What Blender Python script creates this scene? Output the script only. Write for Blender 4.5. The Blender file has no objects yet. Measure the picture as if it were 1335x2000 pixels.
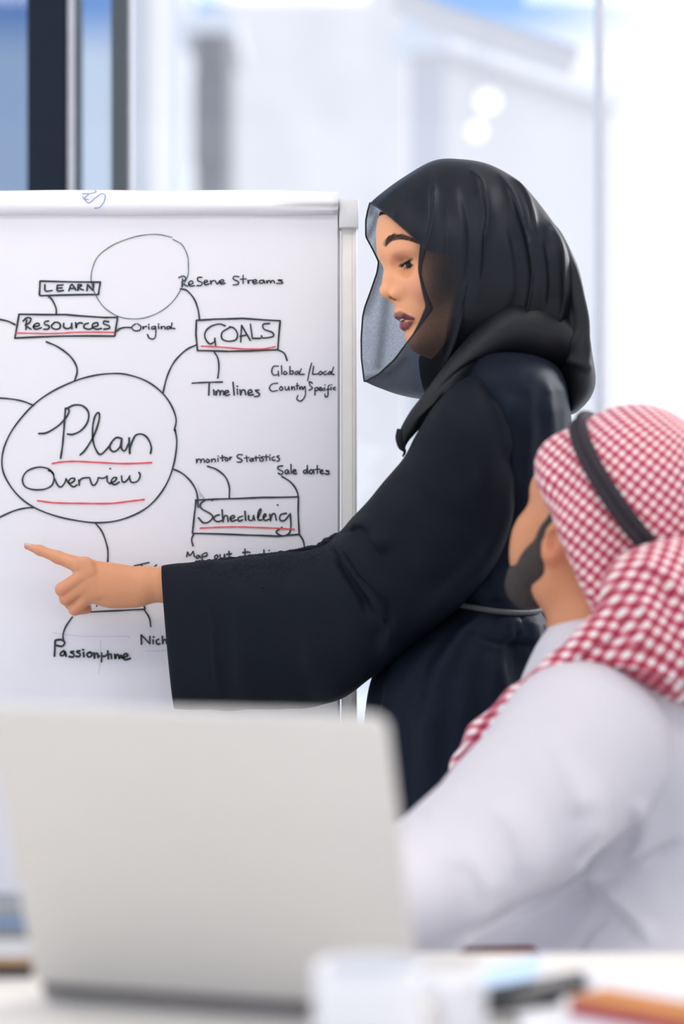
import bpy, math, random
import numpy as np
from mathutils import Vector
from mathutils.bvhtree import BVHTree

random.seed(7)
RNG = np.random.default_rng(7)
SC = bpy.context.scene
COL = SC.collection

# ------------------------------------------------------------------ camera
CAM_Z = 1.14
FPX = 80.0 / 36.0 * 2000.0            # focal length in pixels of the 1335 x 2000 frame
cam_d = bpy.data.cameras.new('camera')
cam = bpy.data.objects.new('camera', cam_d)
COL.objects.link(cam)
cam.location = (0, 0, CAM_Z)
cam.rotation_euler = (math.pi / 2, 0, 0)
cam_d.sensor_fit = 'VERTICAL'
cam_d.sensor_height = 36.0
cam_d.lens = 80.0
cam_d.clip_start = 0.05
cam_d.clip_end = 300
cam_d.dof.use_dof = True
cam_d.dof.focus_distance = 3.19
cam_d.dof.aperture_fstop = 1.9
SC.camera = cam

# ------------------------------------------------------------------ world, sun, exposure
SC.view_settings.view_transform = 'Standard'
SC.view_settings.look = 'None'
SC.view_settings.gamma = 1.0
SC.view_settings.exposure = -0.03
SC.view_settings.use_curve_mapping = False
SC.cycles.transparent_max_bounces = 24
SC.cycles.max_bounces = 10

w = bpy.data.worlds.new('sky')
SC.world = w
w.use_nodes = True
nt = w.node_tree
nt.nodes.clear()
n_out = nt.nodes.new('ShaderNodeOutputWorld')
n_bg = nt.nodes.new('ShaderNodeBackground')
n_tc = nt.nodes.new('ShaderNodeTexCoord')
n_sep = nt.nodes.new('ShaderNodeSeparateXYZ')
n_rmp = nt.nodes.new('ShaderNodeValToRGB')
nt.links.new(n_tc.outputs['Generated'], n_sep.inputs[0])
nt.links.new(n_sep.outputs['Z'], n_rmp.inputs[0])
n_dot = nt.nodes.new('ShaderNodeVectorMath'); n_dot.operation = 'DOT_PRODUCT'
n_dot.inputs[1].default_value = Vector((0.80, 0.62, 0.42)).normalized()
nt.links.new(n_tc.outputs['Generated'], n_dot.inputs[0])
n_gl = nt.nodes.new('ShaderNodeMapRange'); n_gl.interpolation_type = 'SMOOTHSTEP'
n_gl.inputs['From Min'].default_value = 0.685
n_gl.inputs['From Max'].default_value = 0.74
nt.links.new(n_dot.outputs['Value'], n_gl.inputs['Value'])
n_mx = nt.nodes.new('ShaderNodeMix'); n_mx.data_type = 'RGBA'
nt.links.new(n_gl.outputs[0], n_mx.inputs[0])
nt.links.new(n_rmp.outputs[0], n_mx.inputs[6])
n_mx.inputs[7].default_value = (1.0, 0.985, 0.97, 1)
nt.links.new(n_mx.outputs[2], n_bg.inputs[0])
nt.links.new(n_bg.outputs[0], n_out.inputs[0])
cr = n_rmp.color_ramp
cr.elements[0].position = 0.0
cr.elements[0].color = (1.0, 0.985, 0.98, 1)
cr.elements[1].position = 0.195
cr.elements[1].color = (0.97, 0.975, 1.0, 1)
e = cr.elements.new(0.215)
e.color = (0.24, 0.44, 0.80, 1)
e = cr.elements.new(0.5)
e.color = (0.62, 0.74, 0.95, 1)
n_bg.inputs[1].default_value = 1.35

sun_d = bpy.data.lights.new('sun', 'SUN')
sun = bpy.data.objects.new('sun', sun_d)
COL.objects.link(sun)
sun_d.energy = 2.0
sun_d.angle = math.radians(16)
sun_d.color = (1.0, 0.97, 0.93)
sun.rotation_euler = Vector((-0.80, -0.62, -0.42)).to_track_quat('-Z', 'Y').to_euler()

# ------------------------------------------------------------------ helpers
def at(px, py, Y):
    return np.array([(px - 667.5) / FPX * Y, Y, CAM_Z + (1000.0 - py) / FPX * Y])

ORG = {}

def tag(o, label=None, cat=None, group=None, kind=None):
    if label: o['label'] = label
    if cat: o['category'] = cat
    if group: o['group'] = group
    if kind: o['kind'] = kind
    return o

def thing(name, loc, label, cat, group=None):
    o = bpy.data.objects.new(name, None)
    COL.objects.link(o)
    o.location = loc
    o.empty_display_size = 0.05
    ORG[o.name] = np.array(loc, float)
    return tag(o, label, cat, group)

def mesh(name, V, F, m, parent=None, smooth=True, uv=None, col=None, label=None, origin=None):
    V = np.asarray(V, float)
    if parent is not None:
        org = ORG[parent.name]
    else:
        org = np.array(origin, float) if origin is not None else np.zeros(3)
    me = bpy.data.meshes.new(name)
    F = [tuple(int(i) for i in f) for f in F] if not isinstance(F, np.ndarray) else F.tolist()
    me.from_pydata((V - org).tolist(), [], F)
    if smooth:
        me.polygons.foreach_set('use_smooth', [True] * len(me.polygons))
    if uv is not None:
        lay = me.uv_layers.new(name='UVMap')
        li = np.zeros(len(me.loops), int)
        me.loops.foreach_get('vertex_index', li)
        lay.data.foreach_set('uv', np.asarray(uv)[li].astype(np.float32).ravel())
    if col is not None:
        a = me.color_attributes.new('tint', 'FLOAT_COLOR', 'POINT')
        c4 = np.ones((len(V), 4), np.float32)
        c4[:, :3] = col
        a.data.foreach_set('color', c4.ravel())
    me.update()
    if m is not None:
        me.materials.append(m)
    o = bpy.data.objects.new(name, me)
    COL.objects.link(o)
    if parent is not None:
        o.parent = parent
    else:
        o.location = org
    ORG[o.name] = org
    if label: o['label'] = label
    return o

class MB:
    """collects boxes, tubes and other shapes into one mesh"""
    def __init__(self):
        self.V, self.F, self.n = [], [], 0
    def add(self, V, F):
        V = np.asarray(V, float)
        self.V.append(V)
        self.F += [tuple(i + self.n for i in f) for f in F]
        self.n += len(V)
        return self
    def box(self, lo, hi, R=None, c=None):
        lo = np.array(lo, float); hi = np.array(hi, float)
        P = np.array([[(lo, hi)[i][0], (lo, hi)[j][1], (lo, hi)[k][2]] for i in (0, 1) for j in (0, 1) for k in (0, 1)])
        if R is not None:
            P = P @ np.array(R).T
        if c is not None:
            P = P + np.array(c)
        return self.add(P, [(0, 1, 3, 2), (4, 6, 7, 5), (0, 4, 5, 1), (2, 3, 7, 6), (0, 2, 6, 4), (1, 5, 7, 3)])
    def tube(self, pts, rad, n=8, closed=False):
        pts = np.asarray(pts, float)
        N = len(pts)
        rad = np.broadcast_to(np.asarray(rad, float), (N,))
        T = np.gradient(pts, axis=0)
        if closed:
            T = np.roll(pts, -1, 0) - np.roll(pts, 1, 0)
        T /= np.linalg.norm(T, axis=1)[:, None] + 1e-12
        up = np.array([0, 0, 1.0])
        if abs(T[0] @ up) > 0.9:
            up = np.array([0, 1.0, 0])
        nrm = np.cross(T[0], up); nrm /= np.linalg.norm(nrm)
        R = []
        for i in range(N):
            nrm = nrm - T[i] * (nrm @ T[i]); nrm /= np.linalg.norm(nrm) + 1e-12
            b = np.cross(T[i], nrm)
            a = np.arange(n) * 2 * math.pi / n
            R.append(pts[i] + rad[i] * (np.cos(a)[:, None] * nrm + np.sin(a)[:, None] * b))
        V, F = loft_vf(np.array(R), wrap=closed, caps=not closed)
        return self.add(V, F)
    def build(self, name, m, parent=None, smooth=False, **k):
        return mesh(name, np.concatenate(self.V), self.F, m, parent, smooth, **k)

def loft_vf(R, wrap=False, caps=False):
    N, M, _ = R.shape
    V = R.reshape(-1, 3)
    F = []
    for i in range(N if wrap else N - 1):
        a = (i % N) * M; b = ((i + 1) % N) * M
        for j in range(M):
            k = (j + 1) % M
            F.append((a + j, a + k, b + k, b + j))
    if caps:
        F.append(tuple(reversed(range(M))))
        F.append(tuple(range((N - 1) * M, N * M)))
    return V, F

def cr_resample(P, n):
    """Catmull-Rom through the first axis of P"""
    P = np.asarray(P, float)
    N = len(P)
    Q = np.concatenate([[2 * P[0] - P[1]], P, [2 * P[-1] - P[-2]]])
    t = np.linspace(0, N - 1 - 1e-9, n)
    i = t.astype(int); f = t - i
    sh = (-1,) + (1,) * (P.ndim - 1)
    f = f.reshape(sh)
    p0, p1, p2, p3 = Q[i], Q[i + 1], Q[i + 2], Q[i + 3]
    return 0.5 * ((2 * p1) + (-p0 + p2) * f + (2 * p0 - 5 * p1 + 4 * p2 - p3) * f ** 2 + (-p0 + 3 * p1 - 3 * p2 + p3) * f ** 3)

def cr_closed(P, n):
    P = np.asarray(P, float)
    N = len(P)
    t = np.linspace(0, N, n, endpoint=False)
    i = t.astype(int); f = (t - i)[:, None]
    p0, p1, p2, p3 = P[(i - 1) % N], P[i % N], P[(i + 1) % N], P[(i + 2) % N]
    return 0.5 * ((2 * p1) + (-p0 + p2) * f + (2 * p0 - 5 * p1 + 4 * p2 - p3) * f ** 2 + (-p0 + 3 * p1 - 3 * p2 + p3) * f ** 3)

def ring(A, B, h, M=64, p=1.0, bulge=0.0):
    """closed section: from A to B on the camera side and back on the far side; h = half depth"""
    A = np.asarray(A, float); B = np.asarray(B, float)
    c = (A + B) / 2; d = (B - A) / 2
    a = np.arange(M) * 2 * math.pi / M
    ca, sa = np.cos(a), np.sin(a)
    ca = np.sign(ca) * np.abs(ca) ** p; sa2 = np.sign(sa) * np.abs(sa) ** p
    return c - ca[:, None] * d + sa2[:, None] * np.array([0, -h, 0])

def project(V):
    return np.stack([667.5 + FPX * V[:, 0] / V[:, 1], 1000 - FPX * (V[:, 2] - CAM_Z) / V[:, 1]], 1)

def vnormals(V, F):
    N = np.zeros_like(V)
    F4 = np.array([f for f in F if len(f) == 4])
    n = np.cross(V[F4[:, 2]] - V[F4[:, 0]], V[F4[:, 3]] - V[F4[:, 1]])
    for k in range(4):
        np.add.at(N, F4[:, k], n)
    return N / (np.linalg.norm(N, axis=1)[:, None] + 1e-12)

def folds(V, F, FL, side=-1, cusp=False):
    """raise or sink cloth along drawn fold lines: (polyline, height in m, width, taper); only the side that faces -Y (or +Y)"""
    V = V.copy()
    N = vnormals(V, F)
    if np.mean(N[:, 1] * (V[:, 1] - V[:, 1].mean())) < 0:
        N = -N
    wgt = np.clip(side * N[:, 1] * 1.6 + 0.1, 0, 1)
    P = project(V)
    D = np.zeros(len(V))
    for pl, amp, wd in FL:
        pl = cr_resample(np.array(pl, float), 8 * len(pl))
        best = np.full(len(V), 1e9); tt = np.zeros(len(V)); sg = np.zeros(len(V))
        n = len(pl) - 1
        for i in range(n):
            a, b = pl[i], pl[i + 1]
            ab = b - a
            t = np.clip(((P - a) @ ab) / (ab @ ab + 1e-9), 0, 1)
            q = P - a - t[:, None] * ab
            d = np.hypot(q[:, 0], q[:, 1])
            m = d < best
            best[m] = d[m]; tt[m] = ((i + t) / n)[m]
            sg[m] = np.sign(ab[0] * q[:, 1] - ab[1] * q[:, 0])[m]
        # a fold rises slowly on one side and falls steeply on the other
        wl = np.where(sg > 0, wd * 0.55, wd * 1.5)
        D += amp * (np.exp(-best / wl) if cusp else np.exp(-(best / wl) ** 2)) * np.clip(np.minimum(tt, 1 - tt) * 5, 0.0, 1)
    V += N * (D * wgt)[:, None]
    return V

# ---- signed distance fields on a rectilinear grid, meshed with surface nets
class Field:
    def __init__(self, xs, ys, zs):
        self.ax = [np.asarray(a, np.float32) for a in (xs, ys, zs)]
        self.f = np.full(tuple(len(a) for a in self.ax), 9.0, np.float32)
    def sub(self, lo, hi):
        sl, g = [], []
        for k in range(3):
            i = max(np.searchsorted(self.ax[k], lo[k]) - 1, 0)
            j = min(np.searchsorted(self.ax[k], hi[k]) + 1, len(self.ax[k]))
            sl.append(slice(i, max(j, i + 1)))
            sh = [1, 1, 1]; sh[k] = -1
            g.append(self.ax[k][sl[k]].reshape(sh))
        return tuple(sl), g
    def put(self, lo, hi, fn, k, mode):
        m = k + 0.012
        sl, g = self.sub(np.asarray(lo) - m, np.asarray(hi) + m)
        d = fn(*g)
        a = self.f[sl]
        if mode == 'sub':
            d = -d
            h = np.clip(0.5 + 0.5 * (d - a) / k, 0, 1)
            self.f[sl] = a + (d - a) * h + k * h * (1 - h)
        else:
            h = np.clip(0.5 + 0.5 * (a - d) / k, 0, 1)
            self.f[sl] = a + (d - a) * h - k * h * (1 - h)
    def cone(self, a, b, ra, rb, k=0.01, mode='add', sy=1.0):
        a = np.asarray(a, float); b = np.asarray(b, float)
        s = np.array([1, sy, 1.0])
        A, B = a * s, b * s
        BA = B - A; L = BA @ BA + 1e-12
        def fn(x, y, z):
            y = y * sy
            t = np.clip(((x - A[0]) * BA[0] + (y - A[1]) * BA[1] + (z - A[2]) * BA[2]) / L, 0, 1)
            d = np.sqrt((x - A[0] - t * BA[0]) ** 2 + (y - A[1] - t * BA[1]) ** 2 + (z - A[2] - t * BA[2]) ** 2)
            return ((d - ra - (rb - ra) * t) / (sy if sy > 1 else 1)).astype(np.float32)
        r = max(ra, rb)
        self.put(np.minimum(a, b) - r, np.maximum(a, b) + r, fn, k, mode)
        return fn
    def chain(self, pts, rad, k=0.01, **kw):
        for i in range(len(pts) - 1):
            self.cone(pts[i], pts[i + 1], rad[i], rad[i + 1], k, **kw)
    def ell(self, c, r, k=0.01, mode='add', B=None):
        """ellipsoid; B = 3x3 rows of local axes"""
        c = np.asarray(c, float); r = np.asarray(r, float)
        B = np.eye(3) if B is None else np.asarray(B, float)
        def fn(x, y, z):
            x = x - c[0]; y = y - c[1]; z = z - c[2]
            k0 = 0; k1 = 0
            for i in range(3):
                q = (x * B[i, 0] + y * B[i, 1] + z * B[i, 2]) / r[i]
                k0 = k0 + q * q; k1 = k1 + (q / r[i]) ** 2
            k0 = np.sqrt(k0); k1 = np.sqrt(k1)
            return (k0 * (k0 - 1) / (k1 + 1e-9)).astype(np.float32)
        R = max(r)
        self.put(c - R, c + R, fn, k, mode)
        return fn
    def mesh(self):
        f = self.f; s = f < 0
        nx, ny, nz = f.shape
        cnt = np.zeros((nx - 1, ny - 1, nz - 1), np.uint8)
        for i in (0, 1):
            for j in (0, 1):
                for k in (0, 1):
                    cnt += s[i:nx - 1 + i, j:ny - 1 + j, k:nz - 1 + k]
        act = np.argwhere((cnt > 0) & (cnt < 8))
        del cnt
        idx = np.full((nx - 1, ny - 1, nz - 1), -1, np.int32)
        idx[act[:, 0], act[:, 1], act[:, 2]] = np.arange(len(act))
        acc = np.zeros((len(act), 3)); num = np.zeros(len(act))
        cs = [(i, j, k) for i in (0, 1) for j in (0, 1) for k in (0, 1)]
        val = {}; pos = {}
        for c in cs:
            q = act + np.array(c)
            val[c] = f[q[:, 0], q[:, 1], q[:, 2]]
            pos[c] = np.stack([self.ax[m][q[:, m]] for m in range(3)], 1).astype(float)
        for c in cs:
            for m in range(3):
                if c[m] == 0:
                    d = list(c); d[m] = 1; d = tuple(d)
                    a, b = val[c], val[d]
                    x = (a < 0) != (b < 0)
                    t = (a / (a - b + 1e-20))[x][:, None]
                    acc[x] += pos[c][x] * (1 - t) + pos[d][x] * t
                    num[x] += 1
        V = acc / num[:, None]
        Q = []
        def quads(e, m, o1, o2, flip):
            q = np.argwhere(e)
            if not len(q): return
            base = q.copy()
            keep = (base[:, o1] >= 1) & (base[:, o2] >= 1) & (base[:, o1] < f.shape[o1] - 1) & (base[:, o2] < f.shape[o2] - 1)
            base = base[keep]
            neg = s[base[:, 0], base[:, 1], base[:, 2]]
            def at_(d1, d2):
                p = base.copy(); p[:, o1] += d1; p[:, o2] += d2
                return idx[p[:, 0], p[:, 1], p[:, 2]]
            qq = np.stack([at_(-1, -1), at_(0, -1), at_(0, 0), at_(-1, 0)], 1)
            rev = neg if flip else ~neg
            qq[rev] = qq[rev][:, ::-1]
            Q.append(qq)
        quads(s[:-1] != s[1:], 0, 1, 2, False)
        quads(s[:, :-1] != s[:, 1:], 1, 0, 2, True)
        quads(s[:, :, :-1] != s[:, :, 1:], 2, 0, 1, False)
        return V, np.concatenate(Q)

def axis(*segs):
    """(start, end, step), ... -> coordinates"""
    out = []
    for a, b, st in segs:
        n = max(1, int(round((b - a) / st)))
        out.append(np.linspace(a, b, n, endpoint=False))
    out.append([segs[-1][1]])
    return np.concatenate(out)

def smooth_vf(V, F, it=2, lam=0.5):
    F = np.asarray(F)
    for _ in range(it):
        S = np.zeros_like(V); n = np.zeros(len(V))
        for k in range(4):
            a, b = F[:, k], F[:, (k + 1) % 4]
            np.add.at(S, a, V[b]); np.add.at(n, a, 1)
            np.add.at(S, b, V[a]); np.add.at(n, b, 1)
        V = V + lam * (S / np.maximum(n, 1)[:, None] - V)
    return V

# ------------------------------------------------------------------ materials
def mat(name, color, rough=0.5, metal=0.0, noise=0.0, nscale=40.0, bump=0.0, bscale=300.0, sheen=0.0, sss=0.0, spec=0.5, attr=None):
    m = bpy.data.materials.new(name)
    m.use_nodes = True
    t = m.node_tree
    b = t.nodes['Principled BSDF']
    b.inputs['Base Color'].default_value = (*color, 1)
    b.inputs['Roughness'].default_value = rough
    b.inputs['Metallic'].default_value = metal
    b.inputs['Specular IOR Level'].default_value = spec
    if sheen:
        b.inputs['Sheen Weight'].default_value = sheen
        b.inputs['Sheen Roughness'].default_value = 0.4
    if sss:
        b.inputs['Subsurface Weight'].default_value = sss
        b.inputs['Subsurface Radius'].default_value = (0.012, 0.005, 0.003)
        b.inputs['Subsurface Scale'].default_value = 0.6
    tc = t.nodes.new('ShaderNodeTexCoord')
    if attr:
        a = t.nodes.new('ShaderNodeVertexColor')
        a.layer_name = attr
        t.links.new(a.outputs[0], b.inputs['Base Color'])
    elif noise:
        nz = t.nodes.new('ShaderNodeTexNoise')
        nz.inputs['Scale'].default_value = nscale
        nz.inputs['Detail'].default_value = 4
        t.links.new(tc.outputs['Object'], nz.inputs['Vector'])
        r = t.nodes.new('ShaderNodeValToRGB')
        r.color_ramp.elements[0].position = 0.3
        r.color_ramp.elements[1].position = 0.7
        r.color_ramp.elements[0].color = (*[c * (1 - noise) for c in color], 1)
        r.color_ramp.elements[1].color = (*[min(1, c * (1 + noise)) for c in color], 1)
        t.links.new(nz.outputs['Fac'], r.inputs[0])
        t.links.new(r.outputs[0], b.inputs['Base Color'])
    if bump:
        nb = t.nodes.new('ShaderNodeTexNoise')
        nb.inputs['Scale'].default_value = bscale
        nb.inputs['Detail'].default_value = 3
        t.links.new(tc.outputs['Object'], nb.inputs['Vector'])
        bp = t.nodes.new('ShaderNodeBump')
        bp.inputs['Strength'].default_value = bump
        bp.inputs['Distance'].default_value = 0.001
        t.links.new(nb.outputs['Fac'], bp.inputs['Height'])
        t.links.new(bp.outputs[0], b.inputs['Normal'])
    return m

def glow(name, color, strength):
    m = bpy.data.materials.new(name)
    m.use_nodes = True
    t = m.node_tree
    b = t.nodes['Principled BSDF']
    b.inputs['Base Color'].default_value = (*color, 1)
    b.inputs['Emission Color'].default_value = (*color, 1)
    b.inputs['Emission Strength'].default_value = strength
    return m

def sheer(name, color, trans, tscale=900.0, trl=0.25, dens=False):
    """woven chiffon: threads that block and gaps that let light through"""
    m = bpy.data.materials.new(name)
    m.use_nodes = True
    t = m.node_tree
    b = t.nodes['Principled BSDF']
    b.inputs['Base Color'].default_value = (*color, 1)
    b.inputs['Roughness'].default_value = 0.42
    b.inputs['Specular IOR Level'].default_value = 0.27
    b.inputs['Specular Tint'].default_value = (0.75, 0.84, 1.0, 1)
    out = t.nodes['Material Output']
    tr = t.nodes.new('ShaderNodeBsdfTransparent')
    tr.inputs[0].default_value = (0.86, 0.92, 1.0, 1)
    tl = t.nodes.new('ShaderNodeBsdfTranslucent')
    tl.inputs[0].default_value = (0.10, 0.12, 0.16, 1)
    mx0 = t.nodes.new('ShaderNodeMixShader')
    mx0.inputs[0].default_value = trl
    t.links.new(b.outputs[0], mx0.inputs[1])
    t.links.new(tl.outputs[0], mx0.inputs[2])
    tc = t.nodes.new('ShaderNodeTexCoord')
    nz = t.nodes.new('ShaderNodeTexNoise')
    nz.inputs['Scale'].default_value = tscale
    nz.inputs['Detail'].default_value = 2
    t.links.new(tc.outputs['Object'], nz.inputs['Vector'])
    mr = t.nodes.new('ShaderNodeMapRange')
    mr.inputs['From Min'].default_value = 0.3
    mr.inputs['From Max'].default_value = 0.7
    mr.inputs['To Min'].default_value = trans - 0.14
    mr.inputs['To Max'].default_value = trans + 0.14
    t.links.new(nz.outputs['Fac'], mr.inputs['Value'])
    lw = t.nodes.new('ShaderNodeLayerWeight')
    lw.inputs['Blend'].default_value = 0.35
    mul = t.nodes.new('ShaderNodeMath'); mul.operation = 'SUBTRACT'
    mul.inputs[0].default_value = 1.0
    t.links.new(lw.outputs['Facing'], mul.inputs[1])
    pw = t.nodes.new('ShaderNodeMath'); pw.operation = 'POWER'
    t.links.new(mul.outputs[0], pw.inputs[0]); pw.inputs[1].default_value = 0.45
    m2 = t.nodes.new('ShaderNodeMath'); m2.operation = 'MULTIPLY'
    t.links.new(mr.outputs[0], m2.inputs[0]); t.links.new(pw.outputs[0], m2.inputs[1])
    if dens:                                                # how many layers of cloth lie here
        va = t.nodes.new('ShaderNodeVertexColor'); va.layer_name = 'tint'
        vs = t.nodes.new('ShaderNodeSeparateColor')
        t.links.new(va.outputs[0], vs.inputs[0])
        m3 = t.nodes.new('ShaderNodeMath'); m3.operation = 'MULTIPLY'
        t.links.new(m2.outputs[0], m3.inputs[0]); t.links.new(vs.outputs[0], m3.inputs[1])
        m2 = m3
        m4 = t.nodes.new('ShaderNodeMath'); m4.operation = 'MULTIPLY'
        m4.inputs[1].default_value = trl
        t.links.new(vs.outputs[0], m4.inputs[0]); t.links.new(m4.outputs[0], mx0.inputs[0])
    mx = t.nodes.new('ShaderNodeMixShader')
    t.links.new(m2.outputs[0], mx.inputs[0])
    t.links.new(mx0.outputs[0], mx.inputs[1])
    t.links.new(tr.outputs[0], mx.inputs[2])
    t.links.new(mx.outputs[0], out.inputs[0])
    return m

def pane_glass(name, tint, gloss=0.06):
    m = bpy.data.materials.new(name)
    m.use_nodes = True
    t = m.node_tree
    out = t.nodes['Material Output']
    t.nodes.remove(t.nodes['Principled BSDF'])
    tr = t.nodes.new('ShaderNodeBsdfTransparent'); tr.inputs[0].default_value = (*tint, 1)
    gl = t.nodes.new('ShaderNodeBsdfGlossy'); gl.inputs['Roughness'].default_value = 0.03
    mx = t.nodes.new('ShaderNodeMixShader'); mx.inputs[0].default_value = gloss
    t.links.new(tr.outputs[0], mx.inputs[1]); t.links.new(gl.outputs[0], mx.inputs[2])
    t.links.new(mx.outputs[0], out.inputs[0])
    return m

def keffiyeh_mat():
    m = bpy.data.materials.new('red_white_check_cotton')
    m.use_nodes = True
    t = m.node_tree
    b = t.nodes['Principled BSDF']
    b.inputs['Roughness'].default_value = 0.85
    b.inputs['Sheen Weight'].default_value = 0.3
    uv = t.nodes.new('ShaderNodeUVMap')
    sp = t.nodes.new('ShaderNodeSeparateXYZ')
    t.links.new(uv.outputs[0], sp.inputs[0])
    st = []
    for ax in ('X', 'Y'):
        s = t.nodes.new('ShaderNodeMath'); s.operation = 'MULTIPLY'
        t.links.new(sp.outputs[ax], s.inputs[0]); s.inputs[1].default_value = 2 * math.pi
        c = t.nodes.new('ShaderNodeMath'); c.operation = 'SINE'
        t.links.new(s.outputs[0], c.inputs[0])
        r = t.nodes.new('ShaderNodeMapRange'); r.interpolation_type = 'SMOOTHSTEP'
        r.inputs['From Min'].default_value = -0.45; r.inputs['From Max'].default_value = 0.25
        t.links.new(c.outputs[0], r.inputs['Value'])
        st.append(r)
    ad = t.nodes.new('ShaderNodeMath'); ad.operation = 'ADD'
    t.links.new(st[0].outputs[0], ad.inputs[0]); t.links.new(st[1].outputs[0], ad.inputs[1])
    hf = t.nodes.new('ShaderNodeMath'); hf.operation = 'MULTIPLY'
    t.links.new(ad.outputs[0], hf.inputs[0]); hf.inputs[1].default_value = 0.5
    rp = t.nodes.new('ShaderNodeValToRGB')
    rp.color_ramp.elements[0].position = 0.08
    rp.color_ramp.elements[0].color = (0.86, 0.82, 0.78, 1)
    rp.color_ramp.elements[1].position = 0.95
    rp.color_ramp.elements[1].color = (0.36, 0.010, 0.045, 1)
    q = rp.color_ramp.elements.new(0.5); q.color = (0.60, 0.16, 0.22, 1)
    t.links.new(hf.outputs[0], rp.inputs[0])
    t.links.new(rp.outputs[0], b.inputs['Base Color'])
    return m

M = {}
M['floor'] = mat('pale_floor_tiles', (0.62, 0.62, 0.64), 0.35, noise=0.04, nscale=3)
M['ceil'] = mat('ceiling_paint', (0.85, 0.85, 0.86), 0.9, bump=0.1)
M['white_wall'] = mat('white_plaster', (0.88, 0.88, 0.89), 0.85, bump=0.1)
M['dark_frame'] = mat('dark_navy_aluminium', (0.005, 0.012, 0.028), 0.5, noise=0.06, spec=0.2)
M['grey_frame'] = mat('grey_aluminium', (0.06, 0.075, 0.09), 0.4, noise=0.05)
M['light_frame'] = mat('pale_aluminium', (0.62, 0.64, 0.70), 0.4, noise=0.04)
M['tint_glass'] = pane_glass('blue_grey_glass', (0.44, 0.53, 0.66), 0.04)
M['tint_glass2'] = pane_glass('pale_blue_glass', (0.66, 0.73, 0.82), 0.04)
M['clear_glass'] = pane_glass('clear_glass', (0.97, 0.98, 1.0), 0.04)
M['paper'] = mat('chart_paper', (0.83, 0.815, 0.86), 0.75, noise=0.012, nscale=5, bump=0.05)
M['ink'] = mat('black_marker_ink', (0.012, 0.024, 0.026), 0.5, noise=0.2, nscale=60)
M['thin_ink'] = mat('thin_green_black_ink', (0.05, 0.10, 0.085), 0.5, noise=0.2, nscale=60)
M['red_ink'] = mat('red_marker_ink', (0.74, 0.075, 0.085), 0.5, noise=0.1, nscale=60)
M['blue_ink'] = mat('blue_pen_ink', (0.13, 0.22, 0.50), 0.5, noise=0.1, nscale=60)
M['pencil'] = mat('grey_pencil', (0.55, 0.54, 0.58), 0.6, noise=0.1, nscale=60)
M['post'] = mat('off_white_aluminium', (0.88, 0.855, 0.82), 0.55, noise=0.02)
M['cap'] = mat('grey_white_plastic', (0.74, 0.74, 0.755), 0.45, noise=0.02)
M['board'] = mat('white_board', (0.8, 0.8, 0.82), 0.3, noise=0.01)
M['skin_w'] = mat('warm_skin', (0.6, 0.33, 0.2), 0.42, attr='tint', sss=0.12, bump=0.08, bscale=900, spec=0.4)
M['skin_m'] = mat('tan_skin', (0.45, 0.2, 0.1), 0.5, attr='tint', sss=0.05, bump=0.08, bscale=700, spec=0.4)
M['abaya'] = mat('black_navy_crepe', (0.0040, 0.0062, 0.0120), 0.62, noise=0.1, nscale=400, bump=0.25, bscale=1500, spec=0.15)
M['satin'] = mat('black_satin', (0.0062, 0.0092, 0.0165), 0.54, noise=0.1, nscale=300, bump=0.1, bscale=1200, spec=0.16)
M['satin'].node_tree.nodes['Principled BSDF'].inputs['Specular Tint'].default_value = (0.62, 0.76, 1.0, 1)
M['lace'] = mat('black_lace_thread', (0.004, 0.006, 0.009), 0.6, noise=0.1, nscale=300, bump=0.3, bscale=900, spec=0.25)
M['under'] = mat('black_jersey', (0.006, 0.007, 0.009), 0.8, noise=0.1, nscale=300, bump=0.2, bscale=900, spec=0.15)
M['chiffon'] = sheer('black_chiffon', (0.0060, 0.0065, 0.0085), 0.50, dens=True)
M['chiffon_back'] = mat('black_chiffon_layered', (0.0065, 0.0080, 0.012), 0.5, noise=0.1, nscale=300, bump=0.15, bscale=1200, spec=0.3)
M['hem'] = mat('rolled_black_hem', (0.004, 0.006, 0.010), 0.6, noise=0.1, nscale=300)
M['belt'] = mat('braided_grey_cord', (0.06, 0.065, 0.075), 0.4, noise=0.2, nscale=900)
M['hair'] = mat('dark_brown_hair', (0.085, 0.050, 0.038), 0.6, noise=0.2, nscale=800)
M['lash'] = mat('black_lashes', (0.012, 0.009, 0.010), 0.5, noise=0.1, nscale=800)
M['nail'] = mat('pale_pink_nail', (0.72, 0.42, 0.36), 0.25, noise=0.03)
M['tooth'] = mat('tooth_enamel', (0.75, 0.70, 0.66), 0.3, noise=0.03)
M['beard'] = mat('black_beard_hair', (0.035, 0.026, 0.024), 0.8, noise=0.4, nscale=350, bump=0.6, bscale=500)
M['thobe'] = mat('white_cotton', (0.615, 0.59, 0.63), 0.85, noise=0.01, nscale=30, bump=0.15, bscale=900)
M['check'] = keffiyeh_mat()
M['agal'] = mat('black_goat_hair_cord', (0.018, 0.012, 0.020), 0.75, noise=0.3, nscale=300, bump=0.5, bscale=600)
M['silver'] = mat('brushed_silver_aluminium', (0.69, 0.67, 0.645), 0.45, metal=0.35, noise=0.01, nscale=4)
M['dark_rubber'] = mat('grey_hinge_plastic', (0.16, 0.14, 0.14), 0.5, noise=0.05)
M['key'] = mat('black_keys', (0.02, 0.02, 0.022), 0.5, noise=0.05)
M['screen'] = mat('dark_screen_glass', (0.02, 0.022, 0.026), 0.12, noise=0.02)
M['table'] = mat('white_laminate', (0.80, 0.76, 0.705), 0.4, noise=0.01, nscale=6)
M['ceramic'] = mat('white_ceramic', (0.80, 0.80, 0.83), 0.25, noise=0.01)
M['white_paper'] = mat('office_paper', (0.72, 0.715, 0.75), 0.8, noise=0.01)
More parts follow.
